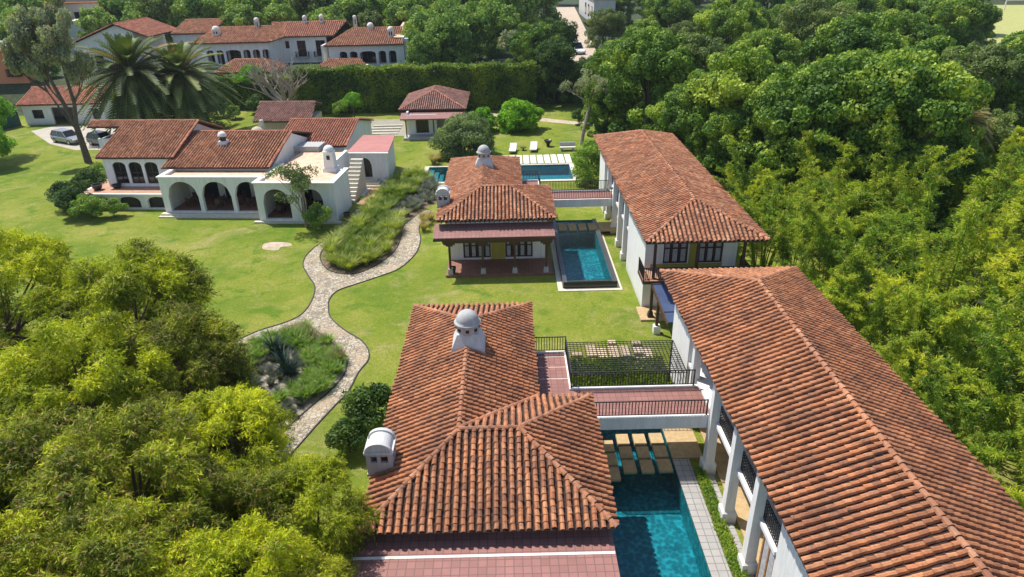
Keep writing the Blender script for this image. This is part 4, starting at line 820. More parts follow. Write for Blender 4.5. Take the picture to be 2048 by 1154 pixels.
# building beside the dirt road
T = Thing('roadside_house','pale grey building at the right side of the dirt road','house',(27,225,3.8)); w = MB(); w.box(25.0,31,205,246,3,9.5); T.part('wall', w, 'cementlight'); g_ = MB()
for y in (208,216,224): g_ = MB(); g_.box(24.9,24.99,y,y+3,4.4,7.6); T.part('window', g_, 'glass')
s = MB(); s.box(24.6,31.4,204.6,246.4,9.501,9.8); T.part('flat_roof', s, 'cement')
T = Thing('stone_wall','brown stone retaining wall below the end of the dirt road','wall',(13,121,0)); m = MB(); m.slab([(6,120.4,3.95),(20,119.4,3.7),(20.3,120.6,3.7),(6.3,121.6,3.95)],3.9); T.part('masonry', m, 'soil')
T = Thing('goal_frame','white football goal frame on the sports field at the top right','goal',(177,257,0)); m = MB(); m.bar((176,257,0),(176,257,3.2),.3); m.bar((188,256,0),(188,256,3.2),.3); m.bar((176,257,3.2),(188,256,3.2),.3); T.part('frame', m, 'stripe')

# ---- vehicles
def vehicle(label, x, y, z, rot, paint, L=4.7, W=1.85, Hh=1.65, name='parked_car', cat='car', long_roof=True):
    T = Thing(name,label,cat,(0,0,0),(x,y,z),rot)
    def loft(secs):
        m = MB(); n = len(secs[0])
        for sct in secs: m.v.extend(sct)
        for i in range(len(secs)-1):
            for k in range(n): m.f.append((i*n+k, i*n+(k+1)%n, (i+1)*n+(k+1)%n, (i+1)*n+k))
        m.f.append(tuple(range(n))[::-1]); m.f.append(tuple((len(secs)-1)*n+k for k in range(n))); return m
    def sec(px, hw, z0, z1, b=.12): return [(px,-hw+b,z0),(px,hw-b,z0),(px,hw,z0+b*1.3),(px,hw,z1-b*1.6),(px,hw-b*1.2,z1),(px,-hw+b*1.2,z1),(px,-hw,z1-b*1.6),(px,-hw,z0+b*1.3)]
    hl = L/2; hw = W/2
    body = loft([sec(-hl,hw*.82,.42,.85),sec(-hl+.12,hw*.95,.30,1.0),sec(-hl+.7,hw,.25,1.03),sec(0,hw,.25,1.02),sec(hl-1.3,hw,.25,.98),sec(hl-.5,hw*.97,.27,.86),sec(hl-.06,hw*.86,.34,.68),sec(hl,hw*.75,.4,.6)])
    bo = T.part('body', body, paint, smooth=False); rx0 = -hl+.25 if long_roof else -hl+.9
    def s4(px,hwz,z): return [(px,-hwz,z),(px,hwz,z)]
    cab = MB(); zt = Hh; b0 = [(rx0-.1,1.0),(hl-1.35,.99)]; t0 = [(rx0+.35,zt),(hl-2.15,zt-.02)]
    cab.add([(b0[0][0],-hw*.94,b0[0][1]),(b0[1][0],-hw*.94,b0[1][1]),(b0[1][0],hw*.94,b0[1][1]),(b0[0][0],hw*.94,b0[0][1]),(t0[0][0],-hw*.74,t0[0][1]),(t0[1][0],-hw*.74,t0[1][1]),(t0[1][0],hw*.74,t0[1][1]),(t0[0][0],hw*.74,t0[0][1])],[(0,3,2,1),(4,5,6,7),(0,1,5,4),(1,2,6,5),(2,3,7,6),(3,0,4,7)])
    T.part('window', cab, 'glass')
    rf = MB(); rf.slab([(t0[0][0]-.03,-hw*.76,zt+.03),(t0[1][0]+.03,-hw*.76,zt+.01),(t0[1][0]+.03,hw*.76,zt+.01),(t0[0][0]-.03,hw*.76,zt+.03)],.05)
    for sy in (-1,1):
        for (a,c) in ((b0[0],t0[0]),(b0[1],t0[1])): rf.bar((a[0],sy*hw*.94,a[1]),(c[0],sy*hw*.75,c[1]),.07)
        mx = (b0[0][0]+b0[1][0])/2; rf.bar((mx,sy*hw*.945,1.0),(mx-.1,sy*hw*.755,zt),.06)
    T.part('roof', rf, paint)
    for wx_ in (-hl+.85,hl-.95):
        for sy in (-1,1):
            ty = MB(); ty.tube([(wx_,sy*(hw-.24),.34),(wx_,sy*(hw+.01),.34)],.34,18); t_ = T.part('wheel', ty, 'iron'); ri = MB(); ri.tube([(wx_,sy*(hw+.0),.34),(wx_,sy*(hw+.02),.34)],.2,12); T.part('rim', ri, 'cementlight', t_)
    for sy in (-1,1):
        h = MB(); h.box(hl-.16,hl-.02,sy*hw*.66-.2,sy*hw*.66+.2,.62,.76); T.part('headlight', h, 'stripe'); h = MB(); h.box(-hl-.01,-hl+.1,sy*hw*.7-.14,sy*hw*.7+.14,.75,.9); T.part('tail_light', h, 'tile_red')
    return T
M['silver'] = m_plain('silver_car_paint', (.42,.43,.44), .25, .08, 1, metallic=.6); M['whitepaint'] = m_plain('white_car_paint', (.75,.75,.74), .25, .06, 1); M['greypaint'] = m_plain('grey_car_paint', (.20,.21,.22), .25, .08, 1, metallic=.4)
vehicle('silver estate car parked left of the tall tree trunk',-59.3,92.3,0,R(-28),'silver',4.9)
vehicle('dark grey car half hidden behind the tall tree trunk',-53.6,90.6,0,R(-24),'greypaint',4.4)
vehicle('white van parked on the dirt road near the retaining wall',13.9,140,3.87,R(-70),'whitepaint',5.2,2.0,2.1,'parked_van','van')

# ================================================================== VEGETATION
def arr_obj(name, V, F4, mat):
    me = bpy.data.meshes.new(name); n = len(V); nf = len(F4)
    me.vertices.add(n); me.vertices.foreach_set('co', np.asarray(V,dtype=np.float32).ravel())
    me.loops.add(nf*4); me.loops.foreach_set('vertex_index', np.asarray(F4,dtype=np.int32).ravel())
    me.polygons.add(nf); me.polygons.foreach_set('loop_start', np.arange(0,nf*4,4,dtype=np.int32))
    me.update(calc_edges=True); me.materials.append(M[mat]); o = bpy.data.objects.new(name, me); COL.objects.link(o); return o
def leaf_quads(P, D, Wd, L, W):
    """P base points, D unit directions, Wd unit width dirs, L, W arrays -> diamond leaves"""
    a = P; b = P+D*(L*.45)[:,None]+Wd*(W*.5)[:,None]; c = P+D*L[:,None]; d = P+D*(L*.45)[:,None]-Wd*(W*.5)[:,None]
    V = np.stack([a,b,c,d],1).reshape(-1,3); F = np.arange(len(V)).reshape(-1,4); return V, F
def unit(a): return a/np.maximum(np.linalg.norm(a,axis=1),1e-9)[:,None]
def crown_mesh(rng, clumps, radii, n, size, aspect, droop=0., flat=.75, spread=.5, upbias=.25, shell=.55):
    idx = rng.choice(len(clumps), n, p=radii**2/np.sum(radii**2)); d = unit(rng.normal(size=(n,3))); d[:,2] = d[:,2]*.9+upbias*rng.random(n); d = unit(d)
    rr = radii[idx]*(shell+(1-shell)*rng.random(n)**.6); sc = np.array([1,1,flat]); P = clumps[idx]+d*rr[:,None]*sc
    tg = unit(np.cross(d, rng.normal(size=(n,3)))); D = unit(tg+d*.25+rng.normal(size=(n,3))*spread*.5+np.array([0,0,-droop])); W = unit(np.cross(D, d+rng.normal(size=(n,3))*.38)); Ls = size*rng.uniform(.7,1.35,n)
    return leaf_quads(P, D, W, Ls, Ls*aspect)
def branches(T_or_none, pts_list, mat): pass
def limb(m, rng, p, d, L, r, depth, bend=.25, ends=None, split=3):
    pts = [Vector(p)]; dd = Vector(d).normalized(); k = 4
    for i in range(k):
        dd = (dd+Vector((rng.uniform(-1,1),rng.uniform(-1,1),rng.uniform(-.3,.6)))*bend).normalized(); pts.append(pts[-1]+dd*L/k)
    m.tube(pts, [r*(1-.45*i/k) for i in range(k+1)], 6 if depth else 5, False)
    if depth > 0:
        for j in range(split):
            s_ = pts[-1] if j == 0 else pts[rng.randint(2,k)]
            nd = (dd+Vector((rng.uniform(-1,1),rng.uniform(-1,1),rng.uniform(-.2,.8)))*.75).normalized(); limb(m, rng, s_, nd, L*rng.uniform(.55,.75), r*.5, depth-1, bend, ends, split)
    elif ends is not None: ends.append(pts[-1])
def make_tree(name, H, Rr, seed, leafmat, n, size, aspect, nclump=38, droop=0., trunk_h=.3, barkmat='bark', rc=(.22,.36), flat=.8, squash=.85, spread=.5, shell=.5, skirt=0.):
    rng = np.random.default_rng(seed); pr = random.Random(seed); root = bpy.data.objects.new(name, None); COL.objects.link(root); root.empty_display_size = .3
    cz = H-Rr*squash; C = []
    for _ in range(nclump):
        d = rng.normal(size=3); d /= np.linalg.norm(d); d[2] = abs(d[2])*1.0 if rng.random() < .72 else d[2]*.6; k = rng.uniform(.45,.82)
        C.append([d[0]*Rr*k*rng.uniform(.8,1.15), d[1]*Rr*k*rng.uniform(.8,1.15), cz+d[2]*Rr*squash*k])
    for _ in range(int(nclump*skirt)):
        a = rng.uniform(0,6.28); k = rng.uniform(.5,.85); C.append([math.cos(a)*Rr*k, math.sin(a)*Rr*k, rng.uniform(.10,.55)*H])
    C = np.array(C); rad = Rr*rng.uniform(rc[0],rc[1],len(C))
    V,F = crown_mesh(rng, C, rad, n, size, aspect, droop, flat, spread, .25, shell)
    cr = arr_obj('crown', V, F, leafmat); cr.parent = root
    m = MB(); m.tube([(0,0,-.2),(.05,.03,H*trunk_h*.5),(0,.05,H*trunk_h)], [H*.028,H*.022,H*.018], 9)
    for k in range(7):
        c = C[pr.randrange(nclump)]; mid = Vector((c[0]*.45,c[1]*.45,H*trunk_h+(c[2]-H*trunk_h)*.6)); m.tube([(0,.03,H*trunk_h*.93),mid,Vector(c)], [H*.012,H*.008,H*.003], 6, False)
    tr = mesh_obj('trunk', m.v, m.f, M[barkmat]); tr.parent = root
    return root
def place(proto, used, x, y, z, s, rz, label, cat='tree', group=None, sz=None):
    o = proto if id(proto) not in used else copy_tree(proto); used.add(id(proto))
    o.location = (x,y,z); o.scale = (s,s,sz or s); o.rotation_euler = (0,0,rz)
    if 'group' in o: del o['group']
    tag(o,label,cat,group); return o
used = set(); rnd = random.Random(99)
# --- foreground trees at the lower left
def feather_tree(seed, H=9.0, Rr=4.0, n=104000, mat='l_fore'):
    rng = np.random.default_rng(seed); pr = random.Random(seed); root = bpy.data.objects.new('feathery_tree', None); COL.objects.link(root); cz = H-Rr*.9
    C = []; 
    for _ in range(52):
        d = rng.normal(size=3); d /= np.linalg.norm(d); d[2] = abs(d[2]) if rng.random() < .75 else d[2]; k = rng.uniform(.62,.95); C.append([d[0]*Rr*k,d[1]*Rr*k,cz+d[2]*Rr*.95*k])
    for _ in range(26):
        a = rng.uniform(0,6.28); k = rng.uniform(.5,.85); C.append([math.cos(a)*Rr*k,math.sin(a)*Rr*k,rng.uniform(.08,.5)*H])
    C = np.array(C); rad = Rr*rng.uniform(.13,.23,len(C))
    # sprigs: each sprig is a short drooping stem carrying a row of narrow leaves
    ns = n//12; idx = rng.choice(len(C), ns); d = unit(rng.normal(size=(ns,3))+np.array([0,0,.45])); S0 = C[idx]+d*(rad[idx]*rng.uniform(.65,1.05,ns))[:,None]
    out = unit(S0-np.array([0,0,cz-1])); sd_ = unit(out*.7+rng.normal(size=(ns,3))*.55+np.array([0,0,.25])); Ls = rng.uniform(.35,.75,ns); Vs=[];Fs=[]; off=0
    for k in range(12):
        t = (k+1)/12.; P = S0+sd_*(Ls*t)[:,None]+np.array([0,0,-1])*(.35*t*t*Ls)[:,None]; D = unit(sd_*.45+rng.normal(size=(ns,3))*.5+np.array([0,0,-.75*t])); W = unit(np.cross(D, d*.8+out*.4+rng.normal(size=(ns,3))*.4))
        L_ = rng.uniform(.14,.29,ns); V,F = leaf_quads(P,D,W,L_,L_*.22); Vs.append(V); Fs.append(F+off); off += len(V)
    cr = arr_obj('crown', np.concatenate(Vs), np.concatenate(Fs), mat); cr.parent = root
    m = MB(); m.tube([(0,0,-.2),(.1,0,2.2),(0,.1,4.2)],[.26,.2,.15],9)
    for k in range(12):
        c = C[pr.randrange(len(C))]; m.tube([(0,.05,3.2+.1*k),(c[0]*.5,c[1]*.5,3.4+(c[2]-3.4)*.6),tuple(c)],[.1,.06,.02],6,False)
    tr = mesh_obj('trunk', m.v, m.f, M['bark']); tr.parent = root; return root
FT = [feather_tree(s) for s in (1,2)]+[feather_tree(s,mat='l_fore2') for s in (3,4)]
FORE = [(-28.0,33.5,8.9,1.05,'yellow-green feathery tree at the left edge in line with the dome chimney'),(-24.3,27.6,5.4,.85,'feathery tree second from the left edge, darker and lower'),(-19.9,31.4,9.0,.98,'tall round feathery tree nearest the lawn at the left'),(-15.6,27.6,7.2,.78,'feathery tree at the edge of the lower planting bed'),
 (-18.0,24.0,8.6,.78,'feathery tree with bright crown right below the tall round one'),(-13.6,22.6,5.8,.72,'low feathery tree left of the bright one below the gravel bed'),(-10.9,21.0,7.2,.66,'bright yellow-green tree below the gravel bed'),(-12.9,17.6,8.6,.78,'dense feathery tree in the middle of the foreground clump'),(-17.6,18.2,7.6,.92,'feathery tree at the lower left edge'),(-9.6,17.0,6.6,.6,'feathery tree two crowns left of the vaulted chimney'),
 (-7.0,17.9,6.5,.54,'bright small feathery tree touching the nearest tiled roof'),(-11.4,13.6,8.2,.7,'feathery tree at the bottom edge below the dense middle tree'),(-8.3,13.6,7.4,.6,'feathery tree at the bottom edge near the pink flat roof'),(-6.8,14.9,5.6,.42,'small dark feathery tree against the pink flat roof'),(-22.8,22.0,7.0,.95,'shaded feathery tree at the left edge halfway down'),(-15.2,13.0,8.4,.8,'feathery tree in the bottom left corner'),(-22.9,36.8,6.0,.62,'small feathery tree behind the tall round one')]
BRIGHT = (0,2,4,6,10,12,16)
for i,(x,y,h,s,lb) in enumerate(FORE): place(FT[(i//2)%2+(0 if i in BRIGHT else 2)],used,x,y,h-9.0*s,s,rnd.uniform(0,6.28),lb)
# --- bamboo
def bamboo(seed, H=9.0, n=20, mat='l_bamboo', wide=1.0):
    rng = np.random.default_rng(seed); root = bpy.data.objects.new('bamboo_clump', None); COL.objects.link(root); m = MB(); Vs=[];Fs=[];off=0
    for k in range(n):
        a = rng.uniform(0,6.28); r0 = rng.uniform(.1,.9); lean = rng.uniform(1.0,4.3)*wide; tone = 0; h = H*rng.uniform(.5,1.08); base = np.array([r0*math.cos(a),r0*math.sin(a),0]); out = np.array([math.cos(a+rng.uniform(-.4,.4)),math.sin(a+rng.uniform(-.4,.4)),0]); pts=[]
        for j in range(11):
            t = j/10.; z = h*(t-.16*max(0,t-.55)**1.2*4*(lean/3.3)); pts.append(base+out*lean*(.25*t+.95*t**2.3)+np.array([0,0,z-.1]))
        m.tube([tuple(p) for p in pts],[.045*(1-.8*j/10.)+.006 for j in range(11)],5,False)
        pts = np.array(pts)
        for q in range(66):
            t = rng.uniform(.34,1.0)**.85*10; j = min(9,int(t)); p = pts[j]+(pts[j+1]-pts[j])*(t-j); bl = rng.uniform(.25,.85)*(1.2-.75*t/10); bd = unit((rng.normal(size=(1,3))*np.array([1,1,.35])+np.array([0,0,.25])))[0]; nl = 26
            tt = rng.uniform(.15,1,nl); P = p+np.outer(tt*bl,bd)-np.outer((tt*bl)**2,[0,0,.35]); P += rng.normal(size=(nl,3))*.05
            D = unit(bd+rng.normal(size=(nl,3))*.55+np.array([0,0,-.35])); W = unit(np.cross(D,rng.normal(size=(nl,3))+np.array([0,0,1.2]))); L_ = rng.uniform(.14,.26,nl); V,F = leaf_quads(P,D,W,L_,L_*.2); Vs.append(V);Fs.append(F+off);off+=len(V)
    cr = arr_obj('foliage', np.concatenate(Vs), np.concatenate(Fs), mat); cr.parent = root; cu = mesh_obj('stem', m.v, m.f, M['l_bamboo']); cu.parent = root; return root
BB = [bamboo(11,n=15),bamboo(12,n=18,mat='l_bamboo2'),bamboo(13,n=12,wide=1.1),bamboo(14,n=15,mat='l_bamboo2',wide=.8),bamboo(15,n=12,H=11.5,wide=.9)]
BAM = []
for (x,y,s) in [(17.6,31.5,.62),(18.6,27.0,.72),(19.0,23.2,.72),(20.4,20.2,.7),(22.6,25.0,.95),(23.5,29.5,1.0),(20.5,33.5,.92),(18.2,36.6,.78),(21.4,38.5,1.0),(25.5,35.5,1.05),(28.5,31.5,1.05),(27.0,40.5,1.05),(31.5,37.0,1.1),(19.0,41.5,.9),(23.0,44.0,1.0),(28.0,46.5,1.05),(33.5,44.0,1.1),(19.2,47.0,.95),(24.0,50.5,1.05),(30.0,53.5,1.1),(36.5,50.5,1.1),(18.8,53.0,.9),(21.5,58.0,1.0),(27.0,60.5,1.05),(34.0,60.5,1.1),(41.0,57.5,1.1),(38.5,42.5,1.1),(34.5,32.5,1.1),(26.5,21.0,1.0),(24.4,17.5,.9),(41.5,48.5,1.1),(46,54.5,1.05),(22.0,21.5,.8),(24.6,22.6,1.0),(27.5,25.5,1.1),(30.5,27.5,1.1),(29.5,23.5,1.0),(33,29,1.1),(22.4,17.8,.75),(37.5,36.5,1.15),(21.5,30.8,.9),(25.5,55.5,1.0),(44,60,1.1),(39,47,1.1)]: BAM.append((x,y,s*rnd.choice((.86,.98,1.08,1.16))*(1.0 if x > 20 else .88)))
ords = ['first','second','third','fourth','fifth','sixth','seventh','eighth','ninth','tenth','eleventh','twelfth']
def ordinal(n):
    if n <= 12: return ords[n-1]
    small = ['thirteenth','fourteenth','fifteenth','sixteenth','seventeenth','eighteenth','nineteenth','twentieth']
    if n <= 20: return small[n-13]
    tens = {2:'twenty',3:'thirty',4:'forty',5:'fifty',6:'sixty'}[n//10]
    return tens+'-'+ords[n%10-1] if n%10 else tens[:-1]+'ieth'
BAM.sort(key=lambda b:(int(b[1]//9),b[0])); rows = {}
for b in BAM: rows.setdefault(int(b[1]//9),[]).append(b)
rn = {1:'nearest row',2:'second row from the front',3:'third row from the front',4:'fourth row from the front',5:'fifth row from the front',6:'back row'}
i = 0
for k,bs in sorted(rows.items()):
    for j,(x,y,s) in enumerate(bs):
        place(BB[(i*3+j)%5],used,x,y,0,s,rnd.uniform(0,6.28),'%s bamboo clump from the left in the %s' % (ordinal(j+1),rn.get(k,'back row')),'bamboo','bamboo clumps right of the long halls'); i += 1
# --- broadleaf woods
WT = [make_tree('broadleaf_tree',14,6.0,20+s,'l_broad',56000,.29,.65,nclump=130,rc=(.10,.19),shell=.72,skirt=.5) for s in range(3)]+[make_tree('broadleaf_tree',14,5.6,30,'l_broad2',42000,.27,.6,nclump=110,rc=(.10,.19),shell=.7,skirt=.5)]
WOODS = [(21.0,149.3,.95),(23.5,121.2,.95),(15.1,95.7,.8),(17.0,82.5,.85),(12.5,85.9,.62),(31.2,125.8,1.0),(22.4,83.6,.95),(17.9,69.9,.8),(37.7,121.9,1.05),(25.4,82.1,.95),(22.5,66.8,.85),(36.8,99.2,1.05),(27.3,68.4,1.0),(44.7,104.1,1.05),(33.2,72.1,1.0),(25.8,60.1,.9),(43.0,86.8,1.0),(29.1,58.1,.95),(35.4,66.0,.9),(56.3,101.6,1.05),(32.5,56.2,.9),(46.3,77.0,1.0),(76.3,124.3,.9),(37.8,59.2,.95),(48.1,70.3,.8),(66.3,89.2,.75),(52.0,69.8,.8),(63.0,79.4,.8),(34.9,222.9,1.1),(47.4,233.0,1.1),(52.0,207.6,1.1),(65.9,216.6,1.15),(71.2,198.6,1.15),(84.1,207.4,1.15),(105.0,232.6,1.15),(100.9,199.0,1.15),(123.9,221.4,1.15),(165.3,276.1,1.05),(47.3,141.0,1.1),(59.7,150.8,1.1),(70.8,134.2,1.1),(20.1,92.3,.9),(22.3,76.2,.85),(24.2,64.4,.85),(29.0,64.8,.85),(31.2,58.6,.85),(34.3,54.7,.8),(41.2,59.8,.8),(20.2,69.6,.7),(21.6,64.2,.7),(35.8,158.4,1.0),(44.6,155.6,1.05),(64.3,136.1,1.0),(100.2,153.8,.7)]
WOODS.sort(key=lambda t:(int((t[1]-70)//18),t[0])); rows = {}
for t_ in WOODS: rows.setdefault(int((t_[1]-70)//18),[]).append(t_)
i = 0; rname = ['front','second','third','fourth','fifth','sixth','seventh','eighth','ninth','tenth','eleventh','twelfth','thirteenth','fourteenth','fifteenth','sixteenth','seventeenth','eighteenth','nineteenth','twentieth']
for q,(k,bs) in enumerate(sorted(rows.items())):
    for j,(x,y,s) in enumerate(bs):
        place(WT[3 if i%5==4 else i%3],used,x,y,0,s*(.86,1.12,.96,1.22,.9,1.04,.8)[i%7],rnd.uniform(0,6.28),'%s dark leafy tree from the left in the %s row of the woods' % (ordinal(j+1),rname[q]),'tree','trees of the woods at the upper right'); i += 1
# --- far tree line
FTR = [make_tree('distant_tree',13,6.0,50+s,'l_far',12000,.60,.6,nclump=90,rc=(.12,.22),shell=.7,skirt=.5) for s in range(3)]+[make_tree('distant_tree',14,5.0,58,'l_broad2',9000,.6,.55,nclump=45,rc=(.16,.28),skirt=.5)]
i = 0
for rowi,(y0,x0,x1,st,hh) in enumerate([(150,-62,6,8.5,.72),(160,-128,8,8,1.0),(174,-150,10,9,1.1),(192,-170,14,10,1.15),(222,-190,14,12,1.2),(270,-240,14,13,1.3),(330,-280,420,15,1.5)]):
    x = x0; j = 0
    while x < x1:
        xx = x+rnd.uniform(-2,2); yy = y0+rnd.uniform(-3.5,3.5)
        bad = (-104 < xx < -78 and yy < 192) 
        if not bad and not (rowi == 0 and xx < -58):
            s = hh*rnd.uniform(.85,1.15); place(FTR[i%4],used,xx,yy,terr(xx,yy),s,rnd.uniform(0,6.28),'%s tree from the left in the %s row of the far tree line' % (ords[j] if j < 12 else ordinal(j+1),['nearest','second','third','fourth','fifth','sixth','farthest'][rowi]),'tree','far tree line'); i += 1; j += 1
        x += st
# individually recognisable trees and bushes
GT = make_tree('round_tree',5,3.5,61,'l_bright',20000,.3,.6,nclump=70,trunk_h=.2,skirt=.45,rc=(.14,.26)); place(GT,used,1.75,93.5,-.3,.96,0,'round bright green tree on the lawn behind the sun loungers')
place(GT,used,-3.6,93.5,-.2,.72,2,'bright green tree beside the small garden pavilion')
OB = make_tree('olive_bush',5,3.6,62,'l_olive',26000,.26,.4,nclump=80,trunk_h=.2,skirt=.5,rc=(.14,.26)); place(OB,used,-5.2,81.0,-.1,1.08,0,'large grey-green bush in front of the small garden pavilion','bush')
DT = make_tree('conifer_tree',11,4.0,63,'l_dark',26000,.35,.35,nclump=80,trunk_h=.3,skirt=.9,rc=(.12,.22)); place(DT,used,8.0,118.5,0,1.15,0,'dark drooping conifer right of the hedge'); place(DT,used,7.6,110.5,0,.95,1.2,'dark conifer standing forward at the right end of the hedge'); place(WT[0],used,4.6,116.5,.5,.85,2.2,'tall leafy green tree at the right end of the hedge')
place(DT,used,12.8,109,0,.7,4,'short dark conifer behind the leaning bare trunk')
for (x,y,s,lb) in [(-14,122,.55,'green tree right of the mansion wing'),(-10,126,.75,'rounded green tree between the mansion and the pale flowering tree'),(-14.5,132,.8,'tall green tree behind the right end of the mansion'),(-8,134,.85,'green tree behind the hedge, right of the mansion'),(-1,140,.8,'green tree left of the dirt road')]: place(FTR[int(abs(x))%3],used,x,y,3.5,s,rnd.uniform(0,6),lb)
SH = make_tree('shrub',2.4,1.5,64,'l_dark',7000,.17,.5,nclump=36,trunk_h=.2); place(SH,used,-7.15,28.2,0,1.12,0,'dark green shrub beside the left roof edge of the nearest pavilion','shrub')
place(SH,used,-8.1,26.7,0,.75,1,'smaller dark shrub left of the nearest tiled roof','shrub')
SH2 = make_tree('shrub',2.4,1.5,65,'l_ground',7000,.17,.5,nclump=30,trunk_h=.2); place(SH2,used,-16.9,57.6,0,1.0,0,'rounded green shrub in front of the right villa arch','shrub')
T_ = [(-41.6,62.3,1.15,'dark hedge shrub at the left corner of the villa terrace'),(-39.6,61.6,1.05,'low shrub in front of the terrace arches'),(-43.2,64.8,1.2,'tall shrub at the left side of the villa terrace'),(-37.6,61.9,.8,'small shrub in front of the first terrace arch'),(-43.2,68.6,1.2,'pale shrub left of the villa below the tall tree'),(-43.8,72,1.1,'shrub behind the terrace beside the villa wall')]
for j,(x,y,s,lb) in enumerate(T_): place(SH if j%2==0 else SH2,used,x,y,0,s,j*1.3,lb,'shrub')
for j,(x,y,s,lb) in enumerate([(10.2,96,.9,'pinkish flowering bush below the dark conifer'),(12.8,97.5,.8,'green bush on the lawn edge right of the pink bush'),(15.5,96.8,.8,'yellow-green bush beside the leaning trunk'),(13,85.5,1.1,'broad green bush behind the long hall roof'),(16,87,1.2,'bush at the upper corner of the long hall roof'),(19,88,1.2,'leafy bush at the wood edge behind the long hall'),(22,90,1.2,'dark bush below the woods behind the long hall'),(-25,105,1.0,'pale young bush in front of the hedge'),(-44,106.5,1.1,'round bush below the bare tree, left'),(-41.5,105,.9,'small bush right of the palms'),(-39,109,1.2,'dark bush between palms and bare tree')]): place(SH2 if j in (1,2,7,9) else SH,used,x,y,0,s,j*1.7,lb,'bush')
M['l_far_y'] = M['l_bright']
for (x,y,z,s,lb) in [(-105,150,3.5,1.0,'green tree left of the beige hill house'),(-96,146,3.5,.85,'green tree between the orange house and the hill house'),(-112,140,3,1.0,'large green tree behind the orange house'),(-104,132,2,.8,'green tree just behind the orange roof'),(-84,152,3.5,.8,'green tree in front of the beige hill house'),(-86,170,3.8,1.1,'tall green tree right of the beige hill house'),(-77,158,3.8,.9,'green tree behind the gabled white house'),(-68,160,3.8,.95,'green tree behind the left wing of the mansion'),(-90,136,2.5,.55,'small tree beside the orange house'),(-80.5,124,2.5,.5,'small tree between the orange house and the gabled house')]: place(FTR[int(-x)%4],used,x,y,z,s,rnd.uniform(0,6),lb)
for j,(x,y) in enumerate([(128,215),(142,250),(160,290),(185,300),(210,305),(235,300),(120,190),(165,320),(250,280)]): place(FTR[j%4],used,x,y,0,1.15,j,'%s tree from the left in the row around the sports field' % ordinal(j+1),'tree','trees around the sports field')
YT = make_tree('small_tree',5,2.4,66,'l_ground',14000,.24,.4,nclump=50,trunk_h=.35,rc=(.16,.28),skirt=.6); place(YT,used,8.6,69.0,0,.95,0,'small light green tree at the far left corner of the long hall')
LT = make_tree('leafy_tree',11,4.2,67,'l_bright',16000,.34,.55,nclump=60,trunk_h=.3); place(LT,used,-64.4,85.0,-.8,.84,0,'leafy green tree at the left edge beside the lawn'); place(LT,used,-61.0,80,-2.2,.66,2,'low drooping green tree at the left edge of the lawn'); place(LT,used,-40.5,112.5,0,.62,1,'yellow-green tree beside the bare tree in front of the lodge'); place(LT,used,-22.4,101.5,0,.38,1,'young light green tree right of the shed')
FG = make_tree('flowering_tree',7,3.4,68,'l_grey',9000,.4,.5,nclump=40,trunk_h=.3,barkmat='barkgrey'); place(FG,used,1.5,124,3.5,.95,0,'pale flowering tree behind the right end of the hedge')
# tall open tree with forked trunk
rng = random.Random(5); nr = np.random.default_rng(5); root = bpy.data.objects.new('tall_tree', None); COL.objects.link(root); m = MB(); ends = []
m.tube([(0,0,-.2),(-.1,0,2),(-.3,.1,4.0)],[.62,.5,.45],12,False); m.tube([(-.3,.1,3.7),(-1.3,.2,6),(-2.6,.3,9)],[.42,.32,.24],9,False); m.tube([(-.3,.1,3.8),(.6,0,6.2),(.4,.2,9.2)],[.38,.3,.22],9,False); m.tube([(-.3,.1,3.4),(-2.2,.5,5.2),(-3.8,.6,7.4)],[.24,.16,.1],7,False)
for p,d in (((-2.6,.3,9),(-.3,0,1)),((-2.6,.3,9),(.3,.3,1)),((-1.3,.2,6),(-1,.3,1)),((.4,.2,9.2),(0,0,1)),((.4,.2,9.2),(.8,.2,1)),((.6,0,6.2),(1,0,.8)),((-3.8,.6,7.4),(-1,0,.6)),((-2.6,.3,9),(-.9,-.4,.8)),((-3.8,.6,7.4),(-.4,.3,1))): limb(m,rng,p,d,2.9,.15,2,.22,ends,3)
tr = mesh_obj('trunk', m.v, m.f, M['bark']); tr.parent = root
C = np.array([tuple(e) for e in ends]+[(.2+3.6*a_*math.cos(b_),.3+3.2*a_*math.sin(b_),11.6+3.2*c_) for a_,b_,c_ in zip(nr.random(24)**.5,nr.random(24)*6.28,nr.normal(size=24)*.55)]); V,F = crown_mesh(nr, C, nr.uniform(.6,1.2,len(C)), 42000, .34, .5, .1, .8, .55, .2, .3); cr = arr_obj('crown', V, F, 'l_grey'); cr.parent = root
root.location = (-51.0,81.9,0); root.scale = (.68,.75,1.14); tag(root,'tall open grey-green tree with a dark forked trunk beside the parked cars','tree')
# bare tree
rng = random.Random(8); root = bpy.data.objects.new('bare_tree', None); COL.objects.link(root); m = MB(); m.tube([(0,0,-.2),(0,0,1.4)],[.4,.33],9,False)
for k in range(11): a = k*.571; limb(m,rng,(0,0,1.0),(math.cos(a),math.sin(a)*.8,.9+.5*(k%3)),3.1,.24,3,.25,None,3)
tr = mesh_obj('trunk', m.v, m.f, M['barkgrey']); tr.parent = root; root.location = (-34.2,108.0,0); root.scale = (1.35,1.2,1.12); tag(root,'leafless grey tree with many upright branches in front of the hedge','tree')
